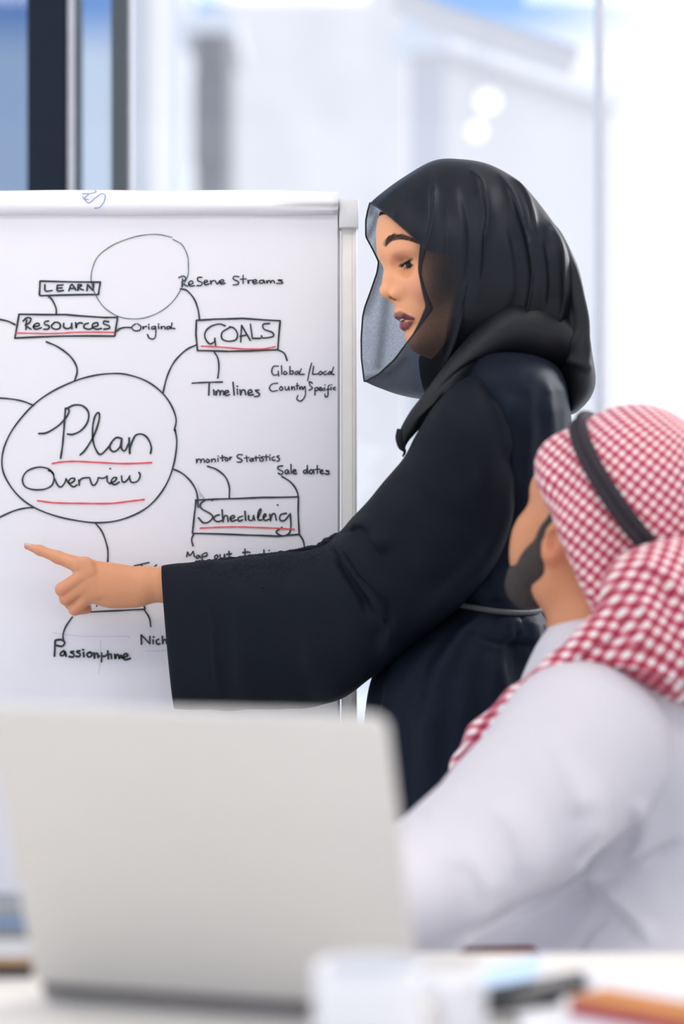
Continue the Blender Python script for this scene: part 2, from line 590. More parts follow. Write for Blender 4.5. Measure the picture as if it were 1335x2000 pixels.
M['blue_paper'] = mat('pale_blue_card', (0.50, 0.66, 0.86), 0.6, noise=0.02)
M['orange'] = mat('orange_card', (0.52, 0.195, 0.05), 0.6, noise=0.04)
M['crimson'] = mat('crimson_card', (0.42, 0.05, 0.11), 0.6, noise=0.04)
M['black_plastic'] = mat('black_plastic', (0.015, 0.015, 0.02), 0.4, noise=0.1)
M['tan'] = mat('tan_cardboard', (0.42, 0.25, 0.11), 0.7, noise=0.06)
M['grey_cloth'] = mat('grey_book_cloth', (0.22, 0.24, 0.26), 0.8, noise=0.06)
M['blue_cover'] = mat('sky_blue_cover', (0.18, 0.36, 0.68), 0.5, noise=0.04)
M['maroon'] = mat('maroon_fabric', (0.14, 0.012, 0.02), 0.8, noise=0.1, bump=0.2)
M['chair_dark'] = mat('charcoal_fabric', (0.03, 0.03, 0.035), 0.85, noise=0.1, bump=0.2)
M['chrome'] = mat('chrome_tube', (0.6, 0.6, 0.62), 0.2, metal=1.0, noise=0.01)
M['facade'] = mat('white_render_facade', (0.84, 0.83, 0.82), 0.9, noise=0.02, nscale=0.6)
M['facade_grey'] = mat('grey_stone_facade', (0.27, 0.265, 0.26), 0.9, noise=0.05, nscale=0.6)
M['facade_beige'] = mat('beige_stone_facade', (0.70, 0.675, 0.66), 0.9, noise=0.05, nscale=0.6)
M['facade_glass'] = mat('bluish_facade_glass', (0.42, 0.50, 0.62), 0.15, noise=0.05, nscale=0.6)
M['paving'] = mat('pale_paving', (0.92, 0.91, 0.90), 0.9, noise=0.05, nscale=0.5)
M['reflected_glow'] = glow('warm_reflection_glow', (1.0, 0.91, 0.74), 0.62)  # glow of the globes that replace lamps reflected in the glass
M['fill_glow'] = glow('white_fill_glow', (1.0, 0.95, 0.89), 8.0)  # emission of the fill panels added at the ceiling

# ------------------------------------------------------------------ room shell
def struct(name, mb, m, parent=None, smooth=False):
    return tag(mb.build(name, m, parent, smooth), kind='structure' if parent is None else None)

YW = 4.40
def wx(px, Y=YW): return (px - 667.5) / FPX * Y

struct('floor', MB().box((-4, -1.5, -0.1), (4, YW + 0.1, 0)), M['floor'])
struct('ceiling', MB().box((-4, -1.5, 2.9), (4, YW + 0.1, 3.0)), M['ceil'])

def window(n, x0, x1, fl, fr, fm, pm, depth=0.10):
    """one tall pane in its frame; fl, fr = widths of the left and right uprights"""
    b = MB()
    b.box((x0, YW - depth / 2, 0.0), (x0 + fl, YW + depth / 2, 2.9))
    b.box((x1 - fr, YW - depth / 2, 0.0), (x1, YW + depth / 2, 2.9))
    b.box((x0 + fl, YW - depth / 2, 0.0), (x1 - fr, YW + depth / 2, 0.10))
    b.box((x0 + fl, YW - depth / 2, 2.80), (x1 - fr, YW + depth / 2, 2.9))
    f = struct('window_%d' % n, b, fm)
    p = MB().box((x0 + fl, YW - 0.006, 0.10), (x1 - fr, YW + 0.006, 2.80)).build('pane', pm, f)
    return f

window(1, wx(-900), wx(135), 0.06, wx(135) - wx(63), M['dark_frame'], M['tint_glass'], 0.14)
struct('trim_1', MB().box((wx(135), YW - 0.05, 0), (wx(140), YW + 0.05, 2.9)), M['grey_frame'])
struct('trim_2', MB().box((wx(140), YW - 0.06, 0), (wx(152), YW + 0.05, 2.9)), M['light_frame'])
window(2, wx(152), wx(254), 0.004, wx(254) - wx(222), M['grey_frame'], M['tint_glass2'])
window(3, wx(254), wx(1172), 0.004, wx(1172) - wx(1163), M['light_frame'], M['clear_glass'], 0.06)
window(4, wx(1172), wx(3400), 0.003, 0.06, M['light_frame'], M['clear_glass'], 0.06)

# unseen glowing panels added at the ceiling as fill light for the room
for i, (x, y) in enumerate(((-1.3, 1.35), (-0.2, 1.35), (0.9, 1.35), (-1.3, 2.7), (0.9, 2.7))):
    t = thing('fill_panel', (x, y, 2.9), 'unseen square white panel added above the meeting room for fill light', 'fill light', 'added fill panels')
    b = MB()
    for s in (-1, 1):
        b.box((x - 0.31, y + s * 0.30 - 0.01, 2.86), (x + 0.31, y + s * 0.30 + 0.01, 2.9))
        b.box((x + s * 0.30 - 0.01, y - 0.29, 2.86), (x + s * 0.30 + 0.01, y + 0.29, 2.9))
    b.build('fill_frame', M['light_frame'], t)
    MB().box((x - 0.29, y - 0.29, 2.872), (x + 0.29, y + 0.29, 2.884)).build('fill_face', M['fill_glow'], t)

# ------------------------------------------------------------------ outside, beyond the glass
tag(MB().box((-60, YW + 0.2, -0.25), (60, 120, -0.15)).build('ground', M['paving']), kind='structure')

def block(name, px0, px1, top, Y, depth, m, label, bands=0, gm=None, cat='building', turn=0.0):
    x0, x1 = wx(px0, Y), wx(px1, Y)
    z1 = CAM_Z + (1000 - top) / FPX * Y
    t = thing(name, ((x0 + x1) / 2, Y + depth / 2, -0.15), label, cat)
    c_, s_ = math.cos(turn), math.sin(turn)
    piv = np.array([x0, Y, 0])
    RT = np.array([[c_, -s_, 0], [s_, c_, 0], [0, 0, 1.0]])
    def bx(lo, hi): return MB().box(np.array(lo) - piv, np.array(hi) - piv, RT, piv)
    bx((x0, Y, -0.15), (x1, Y + depth, z1)).build('wall', m, t)
    bx((x0 - 0.1, Y - 0.1, z1), (x1 + 0.1, Y + depth + 0.1, z1 + 0.18)).build('parapet', M['facade'], t)
    for i in range(bands):
        za = z1 * (i + 0.35) / bands; zb = z1 * (i + 0.8) / bands
        bx((x0 + 0.3, Y - 0.04, za), (x1 - 0.3, Y + 0.02, zb)).build('window_band', gm or M['facade_glass'], t)
    return t

block('office_tower', 378, 442, 66, 20, 1.6, M['facade_grey'], 'narrow grey tower outside with blue sky above it', 3, M['facade_grey'])
block('office_building', 225, 300, -250, 26, 2, M['facade_beige'], 'pale blue-white block outside beside the left mullion', 0)
block('apartment_building', 296, 362, -400, 34, 2, M['facade'], 'bright white block outside left of the grey tower', 0)
block('white_building', 446, 1126, -300, 44, 0.3, M['facade_beige'], 'wide white facade outside above the flip chart', 0, turn=math.radians(57))
block('stone_building', 868, 1615, 100, 17, 0.3, M['facade_beige'], 'pale stone building outside behind the woman, its roof against blue sky', 0, turn=math.radians(57))

# canopy and two glowing globes standing in for lamp reflections in the glass
b = MB()
P = [at(770, -40, 8.0), at(860, 6, 8.0), at(1130, 92, 8.0), at(1130, 112, 8.0), at(855, 22, 8.0), at(770, -22, 8.0)]
V = np.array(P + [p + np.array([0.0, 0.35, 0]) for p in P])
b.add(V, [(0, 1, 4, 5), (1, 2, 3, 4), (11, 10, 7, 6), (10, 9, 8, 7), (0, 6, 7, 1), (1, 7, 8, 2), (3, 9, 10, 4), (4, 10, 11, 5), (0, 5, 11, 6), (2, 8, 9, 3)])
tag(b.build('canopy_beam', M['facade_beige'], origin=at(950, 30, 8.1)), 'pale sloping canopy beam outside below the blue sky', 'canopy')
for (px, py, r, lab, YL) in ((952, 197, 0.045, 'warm round globe standing in for a lamp reflection in the glass, the higher and larger of two', 8.08), (930, 256, 0.036, 'dim warm globe standing in for a lamp reflection in the glass, the lower of two', 8.27)):
    c = at(px, py, YL)
    top = at(px, 34 if px > 945 else 27, YL)
    t = thing('lamp_reflection', top, lab, 'lamp reflection', 'globes for lamps reflected in the glass')
    a = np.linspace(0.02, math.pi - 0.02, 14)
    R = np.array([ring(c + np.array([-r * math.sin(q), 0, r * math.cos(q)]), c + np.array([r * math.sin(q), 0, r * math.cos(q)]), r * math.sin(q), 24) for q in a])
    V, F = loft_vf(R, caps=True)
    mesh('globe', V, F, M['reflected_glow'], t)
    MB().tube([c + np.array([0, 0, r]), top], 0.003, 6).build('rod', M['light_frame'], t)

# ------------------------------------------------------------------ flip chart easel
YP = 3.300                                  # front face of the paper
ex = lambda px: wx(px, YP)
ez = lambda py: CAM_Z + (1000 - py) / FPX * YP
easel = thing('flip_chart_easel', (ex(172), YP + 0.05, 0), 'white flip chart easel with grey corner cap, standing before the window', 'easel')
MB().box((ex(-330), YP + 0.012, ez(1790)), (ex(664), YP + 0.024, ez(385))).build('back_board', M['board'], easel)

def rbox(x0, x1, y0, y1, z0, z1, r):
    """upright box with rounded vertical edges and softened ends"""
    def sec(ins, z):
        a = []
        for (cx, cy, q) in ((x1 - r, y1 - r, 0), (x0 + r, y1 - r, 1), (x0 + r, y0 + r, 2), (x1 - r, y0 + r, 3)):
            for k in range(5):
                t = (q + k / 4) * math.pi / 2
                a.append((cx + (r - ins) * math.cos(t), cy + (r - ins) * math.sin(t), z))
        return a
    e_ = r * 0.5
    return loft_vf(np.array([sec(e_, z0), sec(e_ * 0.3, z0 + e_ * 0.3), sec(0, z0 + e_), sec(0, z1 - e_), sec(e_ * 0.3, z1 - e_ * 0.3), sec(e_, z1)]), caps=True)

for side in (0, 1):
    a, c = ((666, 697) if side else (-354, -323))
    V, F = rbox(ex(a), ex(c), YP + 0.004, YP + 0.030, 0.05, ez(440), 0.004)
    po = mesh('post', V, F, M['post'], easel)
    xg = ex(a) + (ex(c) - ex(a)) * 0.66
    MB().box((xg, YP + 0.0035, 0.06), (xg + 0.0009, YP + 0.0042, ez(446))).build('groove', M['cap'], po)
    a, c = ((662, 700) if side else (-357, -319))
    V, F = rbox(ex(a), ex(c), YP - 0.010, YP + 0.036, ez(446), ez(390), 0.0035)
    mesh('corner_cap', V, F, M['cap'], easel)
    xm = ex((a + c) / 2)
    MB().box((xm - 0.018, YP - 0.28, 0.03), (xm + 0.018, YP + 0.34, 0.055)).build('foot', M['cap'], easel)
    for yy in (-0.26, 0.32):
        MB().tube([(xm - 0.012, YP + yy, 0.0165), (xm + 0.012, YP + yy, 0.0165)], 0.0165, 14).build('caster', M['black_plastic'], easel)
MB().box((ex(-330), YP - 0.055, ez(1792)), (ex(664), YP + 0.012, ez(1784))).box((ex(-330), YP - 0.058, ez(1792)), (ex(664), YP - 0.053, ez(1776))).build('pen_tray', M['cap'], easel)
mk = thing('marker_pen', at(-20, 1774, YP - 0.03), 'blue marker pen lying in the flip chart tray', 'marker pen')
MB().tube([at(-70, 1779, YP - 0.03), at(-30, 1779, YP - 0.03)], 0.006, 12).build('barrel', M['white_paper'], mk)
MB().tube([at(-29, 1779, YP - 0.03), at(15, 1779, YP - 0.03)], 0.0062, 12).build('pen_cap', M['blue_ink'], mk)

# ------------------------------------------------------------------ paper pad and what is drawn on it
pad = thing('flip_chart_pad', (ex(172), YP, ez(400)), 'white flip chart pad with a handwritten mind map reading Plan Overview', 'flip chart pad')
nx, nz = 40, 50
gx = np.linspace(ex(-310), ex(659), nx); gz = np.linspace(ez(1768), ez(400), nz)
X, Z = np.meshgrid(gx, gz, indexing='ij')
curl = 0.0012 * np.sin(X * 7 + 1) * np.clip((ez(1300) - Z) * 3, 0, 1)
Yf = YP + np.minimum(curl, 0)
Vf = np.stack([X, Yf, Z], -1).reshape(-1, 3)
Vb = np.stack([X, np.full_like(X, YP + 0.0105), Z], -1).reshape(-1, 3)
F = []
n0 = nx * nz
for i in range(nx - 1):
    for j in range(nz - 1):
        q = (i * nz + j, (i + 1) * nz + j, (i + 1) * nz + j + 1, i * nz + j + 1)
        F.append(q); F.append(tuple(n0 + k for k in reversed(q)))
for i in range(nx - 1):
    F.append((i * nz, n0 + i * nz, n0 + (i + 1) * nz, (i + 1) * nz))
    k = nz - 1
    F.append((i * nz + k, (i + 1) * nz + k, n0 + (i + 1) * nz + k, n0 + i * nz + k))
for j in range(nz - 1):
    F.append((j, j + 1, n0 + j + 1, n0 + j))
    k = (nx - 1) * nz
    F.append((k + j, n0 + k + j, n0 + k + j + 1, k + j + 1))
mesh('paper_sheet', np.concatenate([Vf, Vb]), F, M['paper'], pad, smooth=False)
# the turned-over sheets rolled across the top
sec = [(372, 0.016), (371, 0.004), (373, -0.006), (380, -0.011), (392, -0.014), (402, -0.016), (404, -0.0165), (411, -0.0150), (417, -0.0115), (420, -0.0055), (420.6, -0.0005), (419, 0.0005), (395, 0.0005), (376, 0.010)]
R = []
for x in np.linspace(-312, 660, 60):
    q = np.clip((x - 540) / 120, 0, 1)
    row = []
    for k, (py, dy) in enumerate(sec):
        py2 = py + 0.8 * math.sin(x * 0.02 + k)
        dy2 = dy
        if 4 <= k <= 9:
            dy2 = dy + 0.004 * q * math.sin(k * 2.3) - 0.002 * q
            py2 += -2.5 * q * (k >= 8)
        if k < 3: py2 += 2.5 * q
        row.append(at(x, py2, YP) * np.array([1, 0, 1]) + np.array([0, YP + dy2, 0]))
    R.append(row)
V, F = loft_vf(np.array(R), caps=True)
mesh('rolled_sheets', V, F, M['paper'], pad)

class Strokes:
    def __init__(self, ox=0, oy=0, s=1.0):
        self.o = (ox, oy, s)
        self.mb = MB()
        self.lift = 0.0004
    def zone(self, ox, oy, s):
        self.o = (ox, oy, s); return self
    def pen(self, width, *lines):
        """width in frame pixels; every line is a hand-drawn stroke"""
        for L in lines:
            P = np.array([(self.o[0] + x / self.o[2], self.o[1] + y / self.o[2]) for x, y in L], float)
            if len(P) == 1:
                P = np.array([P[0], P[0] + (width * 0.6, 0.3)])
            if len(P) > 2:
                L2 = np.hypot(*np.diff(P, axis=0).T).sum()
                P = cr_resample(P, int(np.clip(L2 / 2.2, 3 * len(P), 220)))
            self.ribbon(P, width)
        return self
    def poly(self, width, *lines):
        for L in lines:
            P = np.array([(self.o[0] + x / self.o[2], self.o[1] + y / self.o[2]) for x, y in L], float)
            for a, b in zip(P[:-1], P[1:]):
                n = 12
                t = np.linspace(0, 1, n)[:, None]
                d = b - a
                q = a + d * t + np.array([-d[1], d[0]]) * 0.004 * np.sin(t * math.pi)
                self.ribbon(q, width)
        return self
    def ribbon(self, P, width):
        T = np.gradient(P, axis=0); T /= np.linalg.norm(T, axis=1)[:, None] + 1e-9
        # blunt round ends
        hw = width / 2
        P = np.concatenate([[P[0] - T[0] * hw * 0.7], P, [P[-1] + T[-1] * hw * 0.7]])
        T = np.concatenate([[T[0]], T, [T[-1]]])
        N = np.stack([-T[:, 1], T[:, 0]], 1)
        k = np.arange(len(P))
        wv = hw * (1 + 0.10 * np.sin(k * 0.45 + P[0, 0])); wv[0] *= 0.45; wv[-1] *= 0.45
        self.lift = 0.0003 + (self.lift + 0.000013) % 0.0005
        V = []
        for p, n_, h in zip(P, N, wv):
            for s in (-1, 1):
                q = p + n_ * h * s
                V.append((ex(q[0]), YP - 0.0013 - self.lift, ez(q[1])))
        F = [(2 * i, 2 * i + 1, 2 * i + 3, 2 * i + 2) for i in range(len(P) - 1)]
        self.mb.add(V, F)
    def build(self, name, m, label=None):
        return self.mb.build(name, m, pad, False, label=label)

Z1 = (0, 360, 3.926); Z2 = (300, 360, 3.179); Z3 = (0, 700, 3.708); Z4 = (340, 860, 3.513); Z5 = (0, 1020, 3.708)
# --- frames, bubbles and connecting lines
m = Strokes()
m.zone(*Z1).poly(3.6, [(308, 743), (770, 751), (755, 846), (312, 855), (303, 848), (308, 743)], [(147, 997), (500, 1000), (800, 1022), (903, 1020), (880, 1165), (480, 1165), (115, 1180), (147, 997)])
m.pen(3.4, [(370, 858), (400, 885), (430, 950), (432, 1000)], [(890, 1130), (920, 1108), (960, 1098), (1005, 1100)], [(-80, 1020), (0, 1037), (60, 1050), (118, 1077)], [(355, 1208), (440, 1245), (530, 1310), (580, 1380), (592, 1440), (572, 1508)])
m.zone(*Z3).pen(3.2, [(1268, 530), (1264, 515), (1275, 440), (1240, 340), (1170, 245), (1060, 165), (930, 120), (820, 110), (680, 125), (540, 165), (380, 240), (240, 340), (110, 490), (40, 620), (15, 740), (35, 850), (120, 980), (240, 1075), (400, 1140), (560, 1175), (700, 1190), (850, 1175), (1000, 1120), (1110, 1040), (1200, 920), (1255, 780), (1280, 620), (1268, 515)],
      [(-80, 292), (0, 288), (100, 297), (180, 315), (245, 342)], [(-60, 1185), (0, 1150), (100, 1105), (180, 1085), (250, 1080)])
m.zone(*Z2).pen(3.2, [(165, 650), (205, 660), (250, 710), (275, 775), (285, 840)], [(270, 995), (200, 1030), (130, 1100), (85, 1190), (58, 1295)], [(372, 1035), (398, 1080), (405, 1140), (398, 1205)], [(775, 1030), (810, 1050), (828, 1095)])
m.poly(3.6, [(265, 845), (380, 838), (550, 833), (785, 848), (770, 1028), (600, 1035), (460, 1038), (272, 1033), (262, 930), (265, 845)])
m.zone(*Z4).pen(3.2, [(-12, 198), (0, 200), (60, 230), (120, 290), (155, 360), (165, 460)], [(228, 178), (290, 200), (350, 250), (378, 320), (378, 395)], [(738, 248), (790, 280), (830, 325), (848, 370), (845, 390)], [(135, 640), (120, 680), (130, 725)], [(858, 645), (885, 690), (893, 745), (893, 820)])
m.poly(3.4, [(145, 410), (300, 403), (600, 392), (852, 388), (850, 500), (858, 645), (720, 658), (500, 650), (125, 638), (140, 500), (150, 415)])
m.zone(*Z5).pen(3.2, [(690, 5), (740, 70), (775, 170), (782, 230), (778, 330)], [(1045, 635), (1080, 690), (1092, 755)], [(525, 685), (480, 750), (458, 810), (460, 860)])
m.poly(3.4, [(1030, 345), (1040, 580), (1050, 630), (860, 640), (620, 652), (560, 655), (540, 400), (1030, 345)])
m.build('mind_map_lines', M['ink'])
# --- the thin bubble
m = Strokes()
m.zone(*Z1).pen(1.7, [(1320, 408), (1200, 385), (1050, 400), (880, 460), (760, 545), (712, 640), (700, 740), (735, 850), (800, 945), (900, 1010), (1000, 1032), (1120, 1022), (1240, 970), (1330, 893), (1394, 795), (1440, 699), (1444, 628), (1440, 560), (1418, 500), (1385, 455), (1325, 424)])
m.build('thin_bubble', M['thin_ink'], 'thin green-black bubble at the top of the sheet')
# --- words
ZZ = Z1
Strokes(*ZZ).pen(3.4, [(345, 770), (350, 818), (402, 815)], [(440, 775), (442, 818), (488, 815)], [(440, 775), (485, 772)], [(440, 797), (478, 795)], [(528, 818), (550, 768), (583, 812)], [(535, 800), (575, 798)], [(598, 815), (600, 770)], [(600, 770), (628, 775), (605, 795), (640, 812)], [(668, 818), (672, 770)], [(672, 770), (715, 815)], [(715, 815), (718, 755)]).build('handwriting', M['ink'])
Strokes(*ZZ).pen(3.3, [(205, 1040), (200, 1115)], [(178, 1050), (205, 1025), (238, 1030), (225, 1065), (195, 1080), (240, 1112)], [(255, 1092), (300, 1085), (295, 1065), (265, 1075), (258, 1100), (280, 1112), (320, 1100)], [(375, 1048), (345, 1055), (345, 1075), (375, 1085), (372, 1110), (335, 1112)], [(420, 1060), (395, 1085), (410, 1108), (450, 1110), (465, 1085), (450, 1062), (420, 1058)], [(490, 1065), (490, 1095), (515, 1108), (545, 1095), (550, 1065)], [(550, 1065), (552, 1110)], [(580, 1060), (585, 1105), (590, 1075), (615, 1062), (635, 1068)], [(680, 1065), (650, 1075), (645, 1100), (680, 1112), (710, 1105)], [(710, 1095), (750, 1085), (745, 1062), (715, 1070), (708, 1095), (740, 1112), (780, 1105)], [(835, 1055), (800, 1050), (795, 1070), (835, 1085), (838, 1105), (795, 1112)]).build('handwriting', M['ink'])
Strokes(*ZZ).pen(2.7, [(1040, 1070), (1010, 1095), (1030, 1122), (1070, 1120), (1080, 1090), (1050, 1068)], [(1095, 1090), (1098, 1112), (1105, 1095), (1125, 1090)], [(1140, 1090), (1142, 1112)], [(1138, 1075)], [(1190, 1090), (1165, 1095), (1165, 1110), (1190, 1105), (1192, 1090), (1195, 1150), (1180, 1185), (1145, 1180), (1130, 1150)], [(1215, 1085), (1218, 1108)], [(1213, 1072)], [(1235, 1090), (1238, 1110), (1245, 1092), (1262, 1092), (1265, 1110)], [(1300, 1090), (1280, 1095), (1280, 1110), (1300, 1105), (1303, 1090), (1310, 1108)], [(1318, 1062), (1316, 1100), (1342, 1108)]).build('handwriting', M['ink'])
ZZ = Z3
Strokes(*ZZ).pen(3.6, [(475, 360), (465, 500), (455, 620), (440, 725)], [(280, 545), (340, 538), (420, 490), (470, 440), (500, 390), (492, 360), (478, 368)], [(490, 360), (540, 338), (600, 345), (640, 390), (635, 460), (590, 520), (530, 550), (488, 548)], [(580, 700), (620, 660), (680, 560), (715, 460), (720, 405), (705, 395), (685, 430), (672, 500), (675, 600), (700, 670), (730, 695), (780, 650), (810, 610)], [(880, 580), (840, 575), (800, 620), (800, 660), (830, 675), (870, 640), (882, 580)], [(882, 580), (880, 650), (905, 668), (935, 610)], [(935, 575), (940, 690)], [(940, 690), (945, 640), (980, 560), (1030, 550), (1070, 580), (1095, 640), (1090, 690)]).build('handwriting', M['ink'])
Strokes(*ZZ).pen(3.2, [(390, 840), (350, 800), (280, 788), (200, 815), (165, 870), (180, 925), (240, 950), (320, 948), (375, 920), (392, 870), (380, 825), (350, 812)], [(395, 870), (420, 920), (445, 930), (470, 900), (480, 870)], [(480, 872), (500, 905), (535, 890), (540, 870), (510, 872), (498, 900), (530, 930), (560, 915)], [(570, 880), (575, 920)], [(575, 915), (578, 885), (600, 868), (645, 863)], [(650, 865), (665, 910), (685, 918), (705, 890), (712, 862)], [(712, 864), (745, 868), (775, 855)], [(775, 850), (778, 890), (800, 910)], [(795, 798)], [(790, 905), (830, 890), (845, 865), (820, 865), (805, 895), (830, 915), (865, 895)], [(880, 850), (885, 890), (905, 895), (930, 870), (940, 850)], [(935, 855), (950, 895), (985, 895), (1010, 870), (1015, 840), (1005, 825)]).build('handwriting', M['ink'])
ZZ = Z2
Strokes(*ZZ).pen(2.7, [(180, 585), (175, 635)], [(155, 580), (185, 570), (200, 590), (175, 612), (212, 635)], [(215, 625), (245, 615), (235, 600), (218, 612), (225, 632), (255, 630)], [(300, 578), (275, 580), (275, 600), (300, 610), (295, 628), (268, 630)], [(312, 612), (335, 605), (325, 595), (312, 608), (322, 625), (345, 618)], [(352, 598), (357, 622), (358, 605), (375, 598)], [(382, 598), (395, 620), (410, 598)], [(412, 610), (435, 605), (428, 592), (412, 602), (418, 620), (445, 615)], [(530, 575), (500, 572), (495, 590), (525, 605), (522, 622), (492, 625)], [(555, 565), (555, 618)], [(538, 590), (575, 588)], [(585, 595), (588, 618), (592, 600), (610, 595)], [(615, 608), (640, 602), (632, 592), (615, 600), (622, 618), (645, 612)], [(680, 595), (658, 600), (660, 615), (678, 612), (683, 597), (690, 615)], [(700, 598), (703, 615), (710, 600), (722, 600), (725, 615), (732, 600), (745, 600), (750, 615)], [(797, 595), (770, 595), (795, 605), (798, 615), (762, 616)]).build('handwriting', M['ink'])
Strokes(*ZZ).pen(3.2, [(445, 880), (410, 868), (360, 880), (325, 910), (318, 950), (345, 990), (375, 980), (380, 955)], [(380, 955), (385, 1005)], [(470, 890), (425, 920), (425, 960), (465, 975), (510, 965), (520, 930), (500, 895), (470, 885)], [(540, 980), (545, 880)], [(545, 875), (600, 970)], [(535, 945), (580, 935)], [(600, 868), (612, 955)], [(612, 957), (664, 957)], [(720, 865), (680, 870), (685, 900), (735, 920), (740, 945), (680, 955), (668, 940)]).build('handwriting', M['ink'])
Strokes(*ZZ).pen(3.1, [(238, 1235), (330, 1230), (428, 1228)], [(345, 1232), (342, 1310)], [(372, 1275), (375, 1308)], [(385, 1285), (388, 1310)], [(388, 1306), (398, 1280), (410, 1285), (412, 1310)], [(412, 1304), (420, 1283), (432, 1285), (435, 1308)], [(440, 1300), (465, 1290), (455, 1280), (440, 1292), (450, 1312), (472, 1305)], [(492, 1228), (500, 1310)], [(518, 1270), (522, 1305)], [(516, 1254)], [(535, 1275), (540, 1310)], [(540, 1305), (548, 1280), (565, 1280), (572, 1308)], [(585, 1300), (610, 1290), (600, 1275), (585, 1290), (592, 1310), (620, 1305)], [(655, 1278), (630, 1280), (655, 1300), (650, 1315), (625, 1318)]).build('handwriting', M['ink'])
Strokes(*ZZ).pen(2.5, [(775, 1130), (745, 1130), (732, 1160), (745, 1185), (772, 1178), (772, 1160)], [(772, 1160), (776, 1192)], [(793, 1125), (795, 1180)], [(815, 1160), (805, 1172), (815, 1182), (828, 1172), (815, 1160)], [(845, 1130), (845, 1180)], [(845, 1178), (862, 1178), (865, 1160), (848, 1160)], [(890, 1160), (875, 1172), (885, 1182), (898, 1165)], [(898, 1160), (902, 1182)], [(916, 1145), (905, 1178), (935, 1180)], [(980, 1110), (965, 1165), (955, 1220)], [(992, 1130), (985, 1180)], [(985, 1180), (1020, 1178)], [(1035, 1160), (1022, 1175), (1035, 1182), (1045, 1170), (1035, 1160)], [(1070, 1160), (1052, 1170), (1060, 1182), (1075, 1178)], [(1095, 1160), (1080, 1175), (1092, 1180), (1100, 1162), (1102, 1180)], [(1115, 1135), (1105, 1175), (1120, 1182)]).build('handwriting', M['ink'])
Strokes(*ZZ).pen(2.5, [(770, 1235), (735, 1240), (718, 1265), (735, 1285), (770, 1280)], [(790, 1255), (780, 1270), (790, 1280), (802, 1268), (790, 1255)], [(815, 1255), (818, 1275), (832, 1275), (838, 1255)], [(838, 1255), (842, 1278)], [(855, 1255), (857, 1278), (862, 1260), (872, 1260), (875, 1278)], [(890, 1235), (890, 1275)], [(880, 1252), (903, 1250)], [(905, 1258), (907, 1275), (912, 1260), (920, 1257)], [(920, 1255), (925, 1275), (938, 1255), (940, 1310), (915, 1345), (888, 1335), (895, 1310)], [(985, 1235), (965, 1225), (970, 1250), (985, 1265), (963, 1280)], [(1000, 1265), (1000, 1310)], [(1000, 1265), (1018, 1262), (1015, 1280), (1000, 1282)], [(1025, 1275), (1042, 1268), (1032, 1260), (1025, 1275), (1040, 1282)], [(1052, 1268), (1046, 1276), (1054, 1281)], [(1060, 1262), (1062, 1280)], [(1060, 1246)], [(1092, 1246), (1082, 1260), (1080, 1312), (1065, 1320), (1062, 1302)], [(1072, 1275), (1094, 1272)], [(1100, 1258), (1102, 1276)], [(1100, 1244)], [(1127, 1260), (1112, 1268), (1127, 1278)]).build('handwriting', M['ink'])
ZZ = Z4
Strokes(*ZZ).pen(2.6, [(152, 128), (155, 155)], [(155, 150), (165, 130), (180, 132), (182, 155)], [(182, 150), (192, 130), (205, 132), (208, 152)], [(228, 128), (218, 142), (230, 152), (243, 140), (228, 128)], [(255, 128), (258, 150)], [(258, 145), (265, 130), (280, 130), (283, 148)], [(300, 122), (302, 145)], [(299, 108)], [(330, 102), (332, 142)], [(315, 120), (348, 115)], [(358, 118), (348, 130), (360, 142), (370, 130), (358, 118)], [(380, 115), (382, 135), (385, 120), (395, 115)], [(470, 100), (440, 98), (432, 115), (465, 135), (455, 150), (430, 148)], [(495, 105), (500, 148)], [(480, 122), (515, 118)], [(535, 122), (518, 132), (528, 145), (540, 128)], [(540, 124), (545, 145)], [(560, 108), (562, 142)], [(548, 122), (578, 118)], [(585, 118), (588, 140)], [(583, 104)], [(612, 112), (595, 118), (612, 130), (608, 142), (590, 142)], [(630, 98), (632, 140)], [(618, 115), (648, 112)], [(655, 115), (658, 138)], [(654, 100)], [(688, 112), (670, 122), (678, 138), (692, 135)], [(720, 105), (705, 112), (722, 128), (715, 142), (702, 142)]).build('handwriting', M['ink'])
Strokes(*ZZ).pen(2.8, [(745, 175), (715, 180), (710, 195), (745, 215), (735, 235), (712, 225)], [(775, 200), (758, 215), (770, 232), (782, 210)], [(782, 205), (788, 230)], [(800, 165), (803, 228)], [(815, 218), (835, 210), (825, 200), (813, 215), (822, 230), (840, 226)], [(908, 200), (885, 212), (895, 228), (910, 210)], [(912, 172), (915, 230)], [(940, 200), (925, 215), (938, 230), (950, 215), (940, 200)], [(955, 200), (958, 228)], [(980, 172), (982, 228)], [(965, 200), (998, 198)], [(1002, 218), (1020, 210), (1012, 202), (1000, 215), (1010, 230), (1028, 226)], [(1060, 210), (1038, 208), (1060, 220), (1058, 232), (1035, 230)]).build('handwriting', M['ink'])
Strokes(*ZZ).pen(3.2, [(265, 412), (230, 405), (185, 430), (185, 465), (250, 505), (265, 530), (235, 560), (200, 565), (165, 530)], [(310, 510), (280, 520), (275, 545), (300, 558), (325, 550)], [(328, 475), (335, 560)], [(335, 555), (345, 520), (365, 520), (370, 558)], [(385, 540), (415, 528), (405, 515), (385, 530), (395, 555), (430, 545)], [(470, 520), (440, 530), (445, 555), (470, 545)], [(485, 485), (490, 550)], [(510, 515), (512, 545), (535, 548), (545, 515)], [(545, 515), (552, 548)], [(575, 530), (595, 480), (588, 472), (575, 500), (578, 545), (605, 545)], [(610, 535), (630, 515), (620, 505), (610, 530), (625, 550), (650, 540)], [(655, 505), (660, 552)], [(660, 548), (670, 510), (690, 505), (700, 548)], [(706, 443)], [(770, 500), (730, 510), (725, 545), (755, 550), (790, 510)], [(795, 502), (800, 580), (790, 635), (745, 655), (700, 630), (740, 595)]).build('handwriting', M['ink'])
